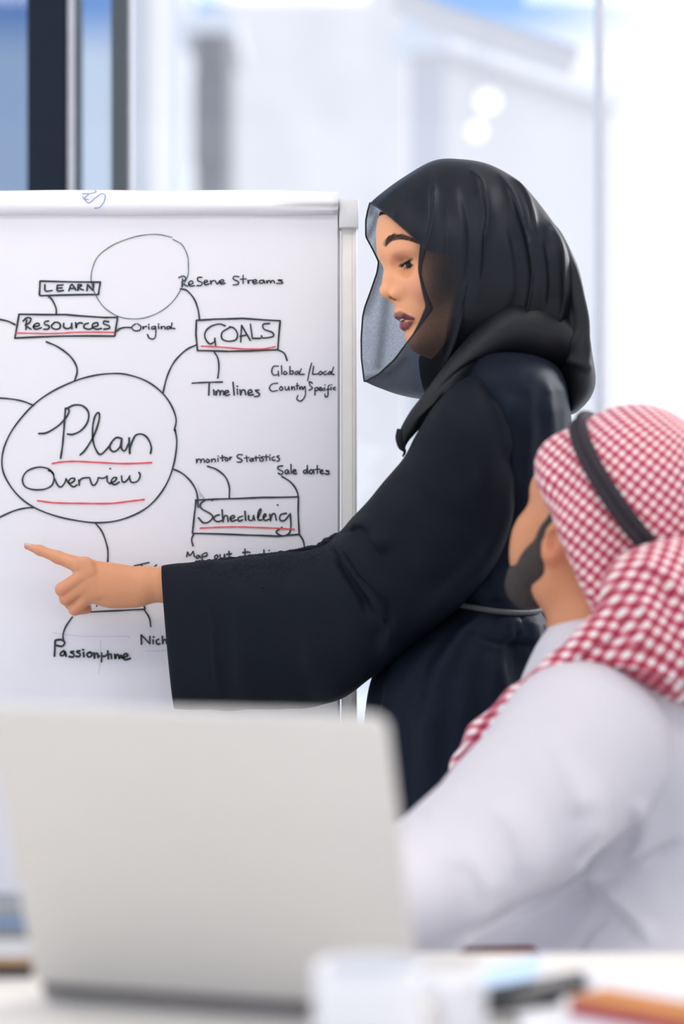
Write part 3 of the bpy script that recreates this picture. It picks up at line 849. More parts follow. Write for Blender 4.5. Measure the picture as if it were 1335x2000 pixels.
Strokes(*ZZ).pen(2.8, [(85, 800), (92, 765)], [(92, 765), (108, 790), (130, 760)], [(130, 760), (140, 800)], [(165, 785), (150, 800), (160, 810), (175, 790), (180, 808)], [(190, 785), (192, 835)], [(190, 785), (220, 770), (225, 790), (195, 800)], [(290, 785), (275, 800), (290, 810), (302, 795), (290, 785)], [(315, 782), (318, 805), (340, 805), (345, 780)], [(345, 780), (350, 805)], [(375, 760), (378, 805)], [(358, 782), (395, 778)], [(485, 745), (485, 800)], [(468, 770), (510, 765)], [(515, 785), (516, 800)], [(515, 768)], [(528, 785), (530, 800), (540, 785), (548, 800), (555, 785), (562, 800)], [(575, 792), (592, 786), (582, 780), (574, 792), (590, 800)], [(615, 750), (615, 800)], [(645, 775), (646, 800)], [(648, 755)], [(665, 780), (667, 800), (675, 782), (688, 782), (690, 800)]).build('handwriting', M['ink'])
ZZ = Z5
Strokes(*ZZ).pen(3.0, [(970, 316), (1080, 291)], [(1025, 303), (1040, 370)], [(1105, 345), (1118, 322), (1135, 308)]).build('handwriting', M['ink'])
Strokes(*ZZ).pen(3.0, [(655, 605), (640, 622), (620, 615)], [(700, 604), (702, 609)], [(745, 604), (747, 609)]).build('handwriting', M['ink'])
Strokes(*ZZ).pen(3.9, [(400, 860), (398, 910), (395, 970)], [(400, 855), (440, 850), (470, 870), (450, 898), (410, 892)], [(465, 930), (440, 945), (440, 965), (465, 960), (470, 935), (480, 970)], [(535, 935), (510, 940), (535, 955), (530, 975), (500, 972)], [(580, 930), (555, 938), (580, 952), (575, 972), (550, 970)], [(605, 940), (608, 975)], [(598, 922)], [(650, 940), (630, 955), (640, 975), (660, 970), (665, 950), (650, 940)], [(680, 945), (685, 985)], [(685, 980), (690, 955), (705, 950), (712, 980)], [(735, 945), (735, 1010)], [(710, 970), (765, 970)], [(780, 930), (785, 990)], [(768, 960), (800, 955)], [(805, 955), (808, 988)], [(830, 955), (835, 990), (845, 960), (860, 965), (865, 990), (875, 962), (885, 985)], [(890, 980), (925, 965), (910, 950), (890, 970), (905, 995), (945, 985)]).build('handwriting', M['ink'])
Strokes(*ZZ).pen(3.4, [(1025, 885), (1022, 815)], [(1022, 815), (1085, 880)], [(1085, 880), (1085, 825)], [(1108, 850), (1110, 880)], [(1108, 830)], [(1150, 845), (1130, 860), (1140, 882), (1160, 880)], [(1175, 825), (1178, 880)], [(1178, 878), (1185, 855), (1200, 850), (1208, 880)], [(1222, 868), (1245, 860), (1235, 850), (1222, 865), (1232, 882), (1252, 876)]).build('handwriting', M['ink'])
# --- red underlines, each a stroke of its own
for zone, wd, line in ((Z1, 2.6, [(125, 1140), (400, 1145), (600, 1135), (875, 1135)]), (Z2, 2.8, [(295, 1005), (400, 1010), (560, 1022), (680, 1022), (755, 1008)]),
                       (Z3, 3.2, [(378, 762), (450, 750), (550, 746), (700, 753), (900, 762), (1100, 755)]), (Z3, 3.2, [(272, 1030), (400, 1046), (600, 1050), (800, 1050), (950, 1033), (1045, 1022)]),
                       (Z4, 2.8, [(178, 602), (330, 595), (460, 594), (640, 600), (825, 610)])):
    Strokes(*zone).pen(wd, line).build('red_underline', M['red_ink'])
# --- blue scribble on the rolled sheets, pencil marks
m = Strokes(*Z1)
m.pen(1.6, [(690, 90), (660, 120), (690, 155), (740, 118), (790, 85), (815, 100), (805, 150), (770, 190), (735, 195)], [(645, 105), (655, 125), (690, 130)], [(640, 85), (690, 85), (745, 72), (735, 58)])
o = m.mb
o.V = [v + np.array([0, -0.0155, 0]) for v in o.V]
m.build('scribble', M['blue_ink'], 'small blue pen scribble')
m = Strokes(*Z5)
m.pen(0.9, [(728, 855), (728, 1000), (712, 1095)], [(1055, 930), (1130, 932), (1220, 925)], [(380, 800), (600, 825), (900, 826), (940, 838)])
m.build('pencil_marks', M['pencil'])
m = Strokes(*Z4)
for i in range(9):
    m.pen(0.8, [(162 + i * 2, 312 + i * 9), (180 + i * 3, 360 + i * 4), (215 - i * 3, 402)])
m.build('pencil_hatching', M['pencil'])

# ------------------------------------------------------------------ the woman
YC = 3.15
woman = thing('person', (0.19, YC, 0), 'woman in a black abaya and sheer black headscarf pointing at the flip chart', 'person')
PSI = math.radians(16)
HO = at(880, 540, YC)
HF = np.array([-math.cos(PSI), -math.sin(PSI), 0]); HS = np.array([math.sin(PSI), -math.cos(PSI), 0]); HU = np.array([0, 0, 1.0])
HB = np.array([HF, HU, HS])
def hw(f, u, s=0.0): return HO + f * HF + u * HU + s * HS

def hand(px, py, dy=0.0): return at(px, py, 3.215 + dy)
HSC = 3.215 / FPX
fx0, fx1 = at(36, 0, 3.2)[0], at(345, 0, 3.2)[0]
gxs = axis((fx0, fx1, 0.0013), (fx1, 0.015, 0.008), (0.015, 0.160, 0.0012), (0.160, 0.46, 0.007))
gys = axis((2.90, 3.055, 0.008), (3.055, 3.275, 0.0014), (3.275, 3.40, 0.008))
gzs = axis((-0.005, 0.985, 0.011), (0.985, 1.112, 0.0013), (1.112, 1.355, 0.007), (1.355, 1.568, 0.0012), (1.568, 1.66, 0.005))
B = Field(gxs, gys, gzs)
# skull, face, jaw
B.ell(hw(.012, .055), (.094, .092, .074), .01, B=HB)
B.ell(hw(.035, -.012), (.045, .050, .056), .025, B=HB)
B.ell(hw(.036, -.052), (.037, .032, .034), .02, B=HB)
for s in (-1, 1):
    B.chain([hw(.041, -.0865, s * .004), hw(-.010, -.062, s * .048), hw(-.020, -.005, s * .060)], (.015, .018, .020), .022)
    B.ell(hw(.044, -.014, s * .042), (.020, .017, .019), .018, B=HB)
    B.cone(hw(.0865, .033, s * .006), hw(.064, .036, s * .048), .0125, .012, .014)
B.ell(hw(.042, -.0860), (.0172, .0155, .019), .012, B=HB)
B.chain([hw(.0690, -.034), hw(.0690, -.050)], (.0115, .0105), .010)
for s in (-1, 1):
    B.ell(hw(.083, .006, s * .034), (.0175, .0130, .0190), .010, 'sub', B=HB)
    B.ell(hw(.0630, .0125, s * .031), (.0136, .0136, .0136), .005, B=HB)
# nose
B.chain([hw(.0850, .030), hw(.0846, .015), hw(.0880, -.004), hw(.0925, -.0195)], (.011, .0078, .0076, .0086), .009)
for s in (-1, 1):
    B.cone(hw(.0745, .008, s * .009), hw(.0745, -.020, s * .0145), .008, .009, .012)
    B.ell(hw(.0815, -.0268, s * .0112), (.0105, .0080, .0066), .005, B=HB)
B.ell(hw(.0930, -.0232), (.0092, .0086, .0092), .005, B=HB)
B.cone(hw(.0905, -.0285), hw(.0790, -.0345), .0048, .0060, .005)
for s in (-1, 1):
    B.ell(hw(.0855, -.0330, s * .0066), (.0062, .0036, .0034), .002, 'sub', B=HB)
# lips
UL = [(hw(.0748, -.0550, 0), .0066), (hw(.0728, -.0548, .008), .0062), (hw(.0620, -.0612, .0225), .0026)]
LL = [(hw(.0665, -.0692, 0), .0070), (hw(.0645, -.0686, .009), .0062), (hw(.0600, -.0636, .0205), .0026)]
for L in (UL, LL):
    for s in (1, -1):
        pts = [p if s == 1 else p - 2 * ((p - HO) @ HS) * HS for p, r in L]
        B.chain(pts, [r for p, r in L], .003)
B.ell(hw(.0770, -.0621, 0), (.0120, .0022, .0125), .002, 'sub', B=HB)
# ears, neck
for s in (-1, 1):
    B.ell(hw(-.018, -.002, s * .072), (.014, .026, .007), .006, B=HB)
B.cone(hw(-.010, -.055), at(955, 790, YC), .050, .054, .03)
# trunk and legs
B.ell(at(985, 905, YC), (.080, .145, .15), .05)
B.ell(at(965, 1060, YC), (.072, .11, .15), .05)
B.ell(at(935, 1350, YC), (.080, .105, .17), .04)
for s in (-1, 1):
    B.chain([at(935, 1400, YC + s * .062), at(935, 1950, YC + s * .062), at(960, 2540, YC + s * .062)], (.062, .046, .034), .03)
    B.cone(at(960, 2565, YC + s * .062), at(840, 2588, YC + s * .062), .030, .020, .02)
# right arm hangs down on the far side
B.chain([at(965, 820, YC + .135), at(985, 1180, YC + .19), at(930, 1480, YC + .19)], (.046, .036, .026), .03)
B.chain([at(930, 1480, YC + .19), at(915, 1570, YC + .19)], (.026, .022), .02)
# left arm reaches forward
B.chain([at(960, 820, YC - .100), at(725, 1150, 3.105), at(420, 1146, 3.185)], (.048, .035, .028), .03)
B.cone(at(420, 1146, 3.185), hand(335, 1141), .028, .0258, .02)
r = lambda n: n * HSC
B.cone(hand(345, 1142), hand(288, 1142), r(33), r(31), .01, sy=1.35)
B.chain([hand(290, 1142), hand(262, 1147), hand(222, 1144.5), hand(184, 1137)], (r(31), r(35), r(38.8), r(42)), .008, sy=2.0)
K = 0.0028
# index finger, stretched out
B.chain([hand(172, 1111, -.003), hand(159, 1105.5, .000), hand(113, 1088.5, .012), hand(78, 1075, .022), hand(53, 1067, .029)], (r(18), r(16.5), r(12), r(9.6), r(6.4)), .005)
# three curled fingers
B.chain([hand(176, 1118, -.006), hand(122, 1151, -.001), hand(131, 1164, .022), hand(160, 1160, .030)], (r(16), r(14.2), r(12), r(10)), K)
B.chain([hand(182, 1134, -.005), hand(129, 1169, .002), hand(138, 1180, .023), hand(168, 1172, .030)], (r(15), r(13), r(11), r(9.5)), K)
B.chain([hand(190, 1150, -.002), hand(146, 1190, .006), hand(170, 1190, .018)], (r(14), r(12), r(9)), K)
# knuckles of the back of the hand
for (px, py, rr) in ((166, 1102, 15), (172, 1122, 14), (181, 1140, 13), (190, 1156, 12)):
    B.ell(hand(px, py, -.0105), (r(rr), r(rr * .55), r(rr)), .006)
# thumb folded behind the palm
B.chain([hand(262, 1150, .016), hand(208, 1130, .030), hand(168, 1128, .037), hand(146, 1132, .040)], (r(17), r(14), r(11.5), r(9)), .006)
BV, BF = B.mesh()
del B
BV = smooth_vf(BV, BF, 1, 0.4)

def seg_d(P, a, b, ra, rb):
    ab = b - a
    t = np.clip((P - a) @ ab / (ab @ ab), 0, 1)
    return np.linalg.norm(P - a - t[:, None] * ab, axis=1) - ra - (rb - ra) * t
def sst(x, a, b):
    t = np.clip((x - a) / (b - a), 0, 1); return t * t * (3 - 2 * t)
L3 = (BV - HO) @ HB.T                      # f, u, s of every vertex
mir = L3 * np.array([1, 1, 1]); mir[:, 2] = np.abs(mir[:, 2])
PM = HO + mir @ HB
col = np.tile(np.array([0.68, 0.305, 0.155]), (len(BV), 1))
def paint(mask, c):
    global col
    col = col * (1 - mask[:, None]) + np.array(c) * mask[:, None]
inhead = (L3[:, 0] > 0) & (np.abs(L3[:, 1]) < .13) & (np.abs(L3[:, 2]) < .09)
paint(1.0 * inhead, (.87, .41, .215))  # face base lighter than the hands, to make up for the veil's shade
# rosy cheek, eyeshadow, lips
dch = np.linalg.norm((mir - np.array([.058, -.022, .040])) / np.array([.022, .018, .022]), axis=1)
paint(0.50 * (1 - sst(dch, .3, 1.3)) * inhead, (.84, .32, .23))
des = np.linalg.norm((mir - np.array([.074, .0225, .034])) / np.array([.024, .0095, .026]), axis=1)
paint(0.55 * (1 - sst(des, .5, 1.2)) * inhead, (.42, .17, .13))
dlip = np.full(len(BV), 1.0)
for L in (UL, LL):
    for (a, ra), (b, rb) in zip(L[:-1], L[1:]):
        dlip = np.minimum(dlip, seg_d(PM, a, b, ra, rb))
lipm = (1 - sst(dlip, .0003, .0016)) * inhead * (mir[:, 1] < -.0485) * (mir[:, 1] > -.0775)
paint(lipm, (.150, .026, .042))
low = lipm * sst(-mir[:, 1], .0635, .0685)
paint(low * 0.6, (.30, .055, .085))
nos = np.linalg.norm((mir - np.array([.0855, -.0330, .0066])) / np.array([.0066, .0040, .0038]), axis=1)
paint(0.75 * (1 - sst(nos, .8, 1.15)) * inhead, (.22, .075, .05))
PXB = project(BV)
BROW = cr_resample(np.array([(752.5, 477), (757, 470), (766, 465), (780, 463.5), (795, 466), (806, 470), (814, 474)], float), 60)
bd = np.hypot(PXB[:, :1] - BROW[None, :, 0], PXB[:, 1:] - BROW[None, :, 1]) / np.interp(np.linspace(0, 1, 60), [0, .12, .45, .8, 1], [6.0, 7.0, 5.6, 3.6, 1.6])[None, :]
paint(0.75 * (1 - sst(bd.min(1), .45, 1.15)) * inhead * (L3[:, 2] > 0), (.19, .105, .075))
# warmer fingertips and knuckles
for (px, py, rr) in ((58, 1068, 22), (122, 1152, 16), (130, 1172, 14), (150, 1193, 16), (168, 1190, 12)):
    d = np.hypot(PXB[:, 0] - px, PXB[:, 1] - py) / rr
    paint(0.45 * (1 - sst(d, .2, 1.0)) * (BV[:, 0] < fx1), (.74, .27, .18))
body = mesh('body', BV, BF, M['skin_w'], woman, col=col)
BVH = BVHTree.FromPolygons(BV.tolist(), BF.tolist())
CAMP = Vector((0, 0, CAM_Z))
def on_skin(px, py, off=0.0004):
    d = Vector(at(px, py, 1.0)) - CAMP; d.normalize()
    h = BVH.ray_cast(CAMP, d)
    if h[0] is None: return None
    return np.array(h[0]) + np.array(h[1]) * off if Vector(h[1]).dot(d) < 0 else np.array(h[0]) - np.array(h[1]) * off

# eyes: the seen part of each eyeball between the lids, iris, lash lines
def eye(s):
    c = hw(.0630, .0125, s * .031)
    def sph(azd, du, rad):
        a = math.radians(azd)
        h = math.sqrt(max(rad * rad - du * du, 1e-9))
        return c + HU * du + h * (math.cos(a) * HF + s * math.sin(a) * HS)
    A = np.linspace(-30, 88, 30)
    top = np.interp(A, [-30, 0, 25, 50, 75, 88], [-.0030, -.0010, .0006, .0028, .0054, .0064])
    bot = np.interp(A, [-30, 0, 25, 50, 75, 88], [-.0030, -.0054, -.0068, -.0062, .0000, .0064])
    ax_, pu = math.radians(40), -.0022
    V, F = [], []
    nn = 14
    for i, a in enumerate(A):
        for j in range(nn):
            V.append(sph(a, bot[i] + (top[i] - bot[i]) * j / (nn - 1), .01440))
    for i in range(len(A) - 1):
        for j in range(nn - 1):
            F.append((i * nn + j, (i + 1) * nn + j, (i + 1) * nn + j + 1, i * nn + j + 1))
    V = np.array(V)
    ic = sph(40, -.0030, .0144)
    d = np.linalg.norm(V - ic, axis=1)
    cc = np.where(d[:, None] < .0022, np.array([.008, .006, .006]), np.where(d[:, None] < .0056, np.array([.065, .035, .022]), np.array([.62, .57, .55])))
    # finer mesh for a round iris
    V, F, cc = [], [], []
    A2 = np.linspace(-30, 88, 90); nn = 36
    t2 = np.interp(A2, A, top); b2 = np.interp(A2, A, bot)
    for i, a in enumerate(A2):
        for j in range(nn):
            p = sph(a, b2[i] + (t2[i] - b2[i]) * j / (nn - 1), .01440)
            d = np.linalg.norm(p - ic)
            V.append(p)
            cc.append((.004, .003, .003) if d < .0030 else (.030, .017, .011) if d < .0062 else (.012, .008, .006) if d < .0068 else (.62, .57, .55))
    for i in range(len(A2) - 1):
        for j in range(nn - 1):
            F.append((i * nn + j, (i + 1) * nn + j, (i + 1) * nn + j + 1, i * nn + j + 1))
    eo = mesh('eyeball', np.array(V), F, M['eye'], body, col=np.array(cc))
    up = [sph(a, t, .0148) for a, t in zip(A, top)]
    lo = [sph(a, b, .0146) for a, b in zip(A, bot)]
    mb = MB()
    mb.tube(up, np.interp(A, [-30, 10, 60, 88], [.0005, .0014, .0016, .0008]), 6)
    mb.tube(lo, np.interp(A, [-30, 30, 88], [.0002, .00045, .0004]), 6)
    for k in range(26):
        a = -22 + k * 4.3
        t = np.interp(a, A, top)
        p0 = sph(a, t, .0148)
        dr = p0 - c; dr /= np.linalg.norm(dr)
        ln = .0072 * (0.7 + 0.3 * math.sin(k * 1.7) ** 2)
        sidew = s * HS * .0012 * (a - 10) / 60
        mb.tube([p0, p0 + dr * ln * .5 - HU * .0016 + sidew, p0 + dr * ln * .9 - HU * .0006 + sidew * 2, p0 + dr * ln + HU * .0006 + sidew * 2.5], [.0005, .00042, .0003, .0001], 4)
    for k in range(14):
        a = 0 + k * 6
        b_ = np.interp(a, A, bot)
        p0 = sph(a, b_, .0146)
        dr = p0 - c; dr /= np.linalg.norm(dr)
        mb.tube([p0, p0 + dr * .002 - HU * .0014, p0 + dr * .003 - HU * .0022], [.0002, .00014, .00005], 4)
    mb.build('eyelashes', M['lash'], body, True)
M['eye'] = mat('eye_surface', (0.6, 0.55, 0.5), 0.18, attr='tint', spec=0.25)
for s in (1, -1):
    eye(s)
# a tooth edge in the parted lips
MB().box((-.004, -.0018, -.007), (.002, .0018, .007)).V
tb = MB(); tb.box((-.004, -.0022, -.008), (.001, .0026, .008))
tv = np.array([hw(.0705 + q[0], -.0602 + q[1], q[2]) for q in tb.V[0]])
mesh('teeth', tv, tb.F, M['tooth'], body, smooth=False)
# eyebrow hairs on the near brow, mirrored to the far one
mb = MB()
mid = [(752.5, 477), (757, 470), (766, 465), (780, 463.5), (795, 466), (806, 470), (814, 474)]
cl = cr_resample(np.array(mid, float), 90)
for i in range(380):
    q = RNG.random()
    k = int(q * 89)
    half = np.interp(q, [0, .12, .45, .8, 1], [6.0, 7.0, 5.2, 3.2, 1.4])
    p = cl[k] + np.array([0, RNG.uniform(-1, 1) * half])
    ang = math.radians(np.interp(q, [0, .2, .6, 1], [-70, -40, -8, 22]) + RNG.normal() * 8)
    ln = np.interp(q, [0, .3, 1], [6.5, 8, 6])
    d = np.array([math.cos(ang), math.sin(ang)]) * ln
    pts = [on_skin(*(p + d * t), off) for t, off in ((0, .0001), (.5, .0007), (1, .0006))]
    if any(v is None for v in pts): continue
    pts = np.array(pts)
    if np.ptp(pts[:, 1]) > .012: continue
    mb.tube(pts, [.00022, .00019, .00006], 3)
eb = np.concatenate(mb.V)
mesh('eyebrow', eb, mb.F, M['hair'], body)
ebm = eb - 2 * ((eb - HO) @ HS)[:, None] * HS
mesh('eyebrow', ebm, mb.F, M['hair'], body)
# index fingernail
nb = Field(axis((at(44, 0, 3.24)[0], at(70, 0, 3.24)[0], .0006)), axis((3.215, 3.26, .0006)), axis((1.085, 1.105, .0006)))
nb.ell(hand(55.5, 1065.2, .0245), (.0066, .0030, .0034), .001, B=np.array([[.93, 0, -.36], [0, 1, 0], [.36, 0, .93]]))
V, F = nb.mesh()
mesh('fingernail', V, F, M['nail'], body)

# ---- abaya: trunk and skirt, sleeve
def rings(rows, n, M_=96, p=1.0):
    R = np.array([ring(at(l, yl, Y), at(rr, yr, Y), h, M_, p) for (l, yl, rr, yr, Y, h) in rows])
    return cr_resample(R, n)
rows = [(930, 690, 1010, 690, 3.13, .055), (898, 706, 1066, 706, 3.13, .125), (878, 742, 1098, 736, 3.135, .174), (862, 800, 1110, 795, 3.14, .19), (845, 870, 1112, 870, 3.15, .19),
        (835, 950, 1107, 950, 3.15, .178), (838, 1050, 1090, 1050, 3.15, .155), (850, 1130, 1066, 1130, 3.15, .138), (858, 1184, 1053, 1186, 3.15, .130), (800, 1230, 1066, 1230, 3.15, .140),
        (738, 1300, 1080, 1300, 3.15, .150), (718, 1400, 1098, 1400, 3.15, .155), (720, 1600, 1112, 1600, 3.15, .160), (732, 2000, 1130, 2000, 3.15, .17), (738, 2350, 1140, 2350, 3.15, .18), (740, 2592, 1150, 2592, 3.15, .185)]
R = rings(rows, 260)
V, F = loft_vf(R)
# soft vertical pleats in the skirt and gathers under the belt
pz = project(V)[:, 1]
ang = np.tile(np.arange(96) * 2 * math.pi / 96, 260)
amp = np.interp(pz, [1186, 1235, 1300, 1500, 2600], [0.0, .0030, .0035, .005, .009])
rip = np.sin(ang * 11 + 0.6 * np.sin(pz / 90)) + 0.6 * np.sin(ang * 19 + 2 + pz / 160)
N = vnormals(V, F)
if np.mean((V - V.mean(0))[:, 1] * N[:, 1]) < 0: N = -N
V = V + N * (amp * rip)[:, None]
FT = [([(1030, 1200), (1036, 1240), (1052, 1300), (1066, 1350)], .010, 14), ([(1048, 1196), (1056, 1240), (1072, 1310), (1080, 1360)], .008, 10), ([(1005, 1200), (1012, 1250), (1030, 1310)], .006, 12),
      ([(955, 1275), (975, 1330), (990, 1390), (1000, 1460)], .008, 18), ([(980, 1196), (990, 1230), (1000, 1260)], .005, 12), ([(915, 1236), (960, 1256), (1010, 1262), (1060, 1258)], -.0035, 5),
      ([(975, 760), (990, 830), (1000, 900), (1005, 990)], .006, 16), ([(1020, 780), (1030, 860), (1026, 960), (1010, 1060)], .006, 20), ([(1060, 770), (1072, 860), (1066, 980)], .006, 18),
      ([(1000, 1120), (1020, 1150), (1040, 1172)], .005, 12), ([(955, 1110), (965, 1150), (970, 1176)], .005, 12), ([(820, 1350), (815, 1500), (810, 1700)], .01, 26), ([(900, 1320), (905, 1500), (900, 1700)], .008, 30), ([(745, 1370), (740, 1500), (735, 1700)], .010, 14)]
V = folds(V, F, FT)
V = folds(V, F, [([(993, 770), (994, 803), (999, 872), (1003, 960)], .006, 8), ([(1020, 735), (1028, 790), (1026, 860), (1030, 940)], .005, 9), ([(1060, 735), (1070, 790), (1066, 870), (1062, 980)], .006, 10), ([(1088, 740), (1096, 800), (1096, 880)], .005, 7), ([(1016, 1192), (1026, 1230), (1038, 1262)], .006, 6), ([(1034, 1192), (1044, 1235), (1052, 1290), (1062, 1350)], .007, 6), ([(1000, 1194), (1012, 1230), (1018, 1262)], .005, 6), ([(985, 1196), (992, 1226), (1000, 1250)], .004, 6)], cusp=True)
abaya = mesh('abaya', V, F, M['satin'], woman)

rows = [(316, 1105, 341, 1384, 3.195, .034), (330, 1103, 352, 1385, 3.192, .040), (400, 1096, 420, 1386, 3.175, .052), (480, 1087, 505, 1385, 3.155, .062), (560, 1077, 595, 1381, 3.135, .068),
        (625, 1065, 662, 1366, 3.115, .074), (655, 1046, 730, 1318, 3.095, .078), (698, 1003, 812, 1252, 3.075, .080), (738, 955, 882, 1194, 3.055, .080), (786, 897, 952, 1118, 3.035, .078),
        (812, 850, 990, 1035, 3.015, .076), (850, 790, 1003, 935, 3.005, .072), (895, 748, 998, 845, 3.005, .058), (935, 725, 985, 785, 3.03, .035)]
R = rings(rows, 220, 112, 0.9)
V, F = loft_vf(R)
FS = [([(655, 1046), (672, 1085), (705, 1135), (740, 1180), (756, 1230), (740, 1290)], .014, 20), ([(672, 1038), (710, 1030), (735, 1052), (750, 1080)], .010, 14), ([(645, 1062), (665, 1110), (700, 1160), (722, 1210)], -.010, 12),
      ([(396, 1112), (410, 1180), (418, 1260), (424, 1360)], .0035, 6), ([(1000, 900), (985, 1010), (940, 1090), (880, 1150), (800, 1220)], .010, 26), ([(800, 900), (850, 960), (930, 1000)], .004, 30),
      ([(560, 1130), (600, 1220), (610, 1330)], .005, 30), ([(455, 1120), (470, 1230), (470, 1360)], .004, 26), ([(760, 960), (820, 1050), (830, 1140)], .006, 34), ([(880, 800), (930, 880), (945, 980)], .005, 26), ([(962, 770), (982, 830), (985, 900)], .006, 9)]
V = folds(V, F, FS)
V = folds(V, F, [([(655, 1047), (668, 1085), (697, 1130), (735, 1165), (757, 1187), (752, 1222), (720, 1250)], -.011, 7), ([(659, 1045), (685, 1035), (706, 1035), (731, 1056)], -.008, 6), ([(970, 765), (985, 820), (1001, 900), (1000, 960)], .004, 7)], cusp=True)
rr = RNG.normal(size=3)
V[:, 2] += .0012 * np.sin(V[:, 0] * 90) * np.sin(V[:, 1] * 70)
sleeve = mesh('sleeve', V, F, M['abaya'], abaya)
SBVH = BVHTree.FromPolygons(V.tolist(), [list(f) for f in F])
sm = sleeve.modifiers.new('thickness', 'SOLIDIFY'); sm.thickness = 0.0012; sm.offset = 0
rows = [(925, 745, 1000, 745, YC + .10, .06), (915, 800, 1030, 800, YC + .15, .065), (905, 950, 1060, 950, YC + .175, .065), (895, 1180, 1075, 1180, YC + .19, .065), (860, 1400, 1030, 1420, YC + .19, .06), (845, 1590, 1010, 1600, YC + .19, .055)]
V2, F2 = loft_vf(rings(rows, 60, 48))
mesh('sleeve', V2, F2, M['abaya'], abaya)
def on_cloth(px, py, off):
    d = Vector(at(px, py, 1.0)) - CAMP; d.normalize()
    h = SBVH.ray_cast(CAMP, d)
    return None if h[0] is None else np.array(h[0]) - np.array(d) * off
# lace: scrolls and leaves along the upper sleeve
mb = MB()
for i in range(120):
    t = RNG.random()
    cx = 372 + 285 * t
    ytop = np.interp(cx, [400, 480, 560, 625, 655], [1096, 1087, 1077, 1065, 1046])
    dep = np.interp(t, [0, .25, .4, .7, 1], [18, 40, 66, 40, 24])
    cy = ytop + 3 + abs(RNG.normal()) * dep * 0.40
    rr_ = RNG.uniform(3, 8); a0 = RNG.uniform(0, 6.28); sg = RNG.choice([-1, 1])
    pts = [on_cloth(cx + (rr_ * (1 - k / 16)) * math.cos(a0 + sg * k * .42), cy + (rr_ * (1 - k / 16)) * math.sin(a0 + sg * k * .42), .0008) for k in range(12)]
    if any(p is None for p in pts): continue
    pts = np.array(pts)
    if np.ptp(pts[:, 1]) > .03: continue
    mb.tube(pts, .0007, 5)
mb.build('lace_trim', M['lace'], sleeve, True)
mb = MB()
for i in range(46):                                       # small scallops that break the upper outline
    cx = 384 + 274 * i / 45
    ytop = np.interp(cx, [400, 480, 560, 625, 655], [1096, 1087, 1077, 1065, 1046])
    Y = np.interp(cx, [400, 655], [3.175, 3.095])
    rr_ = .0018 + .0016 * RNG.random() + (.002 if cx > 625 else 0)
    c = at(cx, ytop + 1.0, Y)
    a = np.linspace(.05, math.pi - .05, 6)
    V2, F2 = loft_vf(np.array([ring(c + np.array([-rr_ * 1.5 * math.sin(q), 0, rr_ * math.cos(q)]), c + np.array([rr_ * 1.5 * math.sin(q), 0, rr_ * math.cos(q)]), rr_ * math.sin(q), 10) for q in a]), caps=True)
    mb.add(V2, F2)
mb.build('lace_edge', M['lace'], sleeve, True)
# belt: two cords twisted round the waist
mb = MB()
n = 900
t = np.arange(n) * 2 * math.pi / n
A_, B_ = at(853, 1178, YC), at(1058, 1186, YC)
c = (A_ + B_) / 2; dx = (B_ - A_) / 2
base = c - np.cos(t)[:, None] * dx + np.sin(t)[:, None] * np.array([0, -.137, 0])
base[:, 2] += .004 * np.sin(t * 2 + .6)
rad = base - c; rad[:, 2] = 0; rad /= np.linalg.norm(rad, axis=1)[:, None]
for ph in (0, math.pi / 1.5, math.pi / .75):
    q = t * 62 + ph
    mb.tube(base + rad * (.0022 * np.cos(q))[:, None] + np.array([0, 0, 1.0]) * (.0026 * np.sin(q))[:, None], .0016, 6, closed=True)
mb.build('belt', M['belt'], abaya, True, label='thin braided grey cord belt')

# ---- headscarf
U_ = Field(axis((.02, .25, .003)), axis((3.02, 3.30, .003)), axis((1.26, 1.66, .003)))
U_.ell(hw(.010, .053), (.097, .092, .079), .01, B=HB)
for s in (-1, 1):
    U_.chain([hw(.030, -.098, s * .004), hw(-.012, -.070, s * .052), hw(-.022, -.005, s * .064)], (.026, .026, .026), .02)
U_.chain([hw(.004, -.085), hw(-.012, -.11), at(950, 800, YC)], (.055, .060, .070), .03)
x, y, z = U_.ax
P_ = np.stack(np.meshgrid(x, y, z, indexing='ij'), -1) - HO.astype(np.float32)
f_ = P_ @ HF.astype(np.float32); u_ = P_[..., 2]; s_ = P_ @ HS.astype(np.float32)
lim = np.interp(u_, [-.20, -.135, -.113, -.095, -.07, 0, .0425, .075, .088, .16], [.030, .030, .030, .022, .004, .000, .026, .070, .20, .20])
U_.f = np.maximum(U_.f, ((f_ - lim) * 0.8).astype(np.float32))
V, F = U_.mesh()
hij = mesh('headscarf', V, F, M['under'], woman, label='black underscarf covering hair and neck')

# sheer outer scarf: rings from the face opening back over the head
hem = [(722, 396, 3.140), (738, 405, 3.100), (765, 426, 3.070), (800, 457, 3.056), (831, 487, 3.052), (824, 512, 3.054), (821, 535, 3.054), (829, 565, 3.056), (838, 588, 3.058), (845, 602, 3.060), (826, 628, 3.068), (800, 662, 3.082), (770, 702, 3.108), (740, 730, 3.140),
       (711, 746, 3.172), (705.5, 700, 3.196), (705, 660, 3.205), (708, 618, 3.212), (712, 600, 3.215), (723, 570, 3.218), (736, 532, 3.216), (739, 511, 3.212), (728, 488, 3.206), (714, 462, 3.200), (714, 430, 3.190), (718, 410, 3.172)]
MH = 240
hp = np.array([at(*p) for p in hem])
def close_polyline(P, n, i_split):
    """n points round the loop: half on the near side (start -> split), half on the far side"""
    def arc(Q, m):
        L = np.concatenate([[0], np.cumsum(np.linalg.norm(np.diff(Q, axis=0), axis=1))])
        t = np.linspace(0, L[-1], m, endpoint=False)
        return np.stack([np.interp(t, L, Q[:, k]) for k in range(3)], 1)
    return np.concatenate([arc(P[:i_split + 1], n // 2), arc(np.concatenate([P[i_split:], P[:1]]), n // 2)])
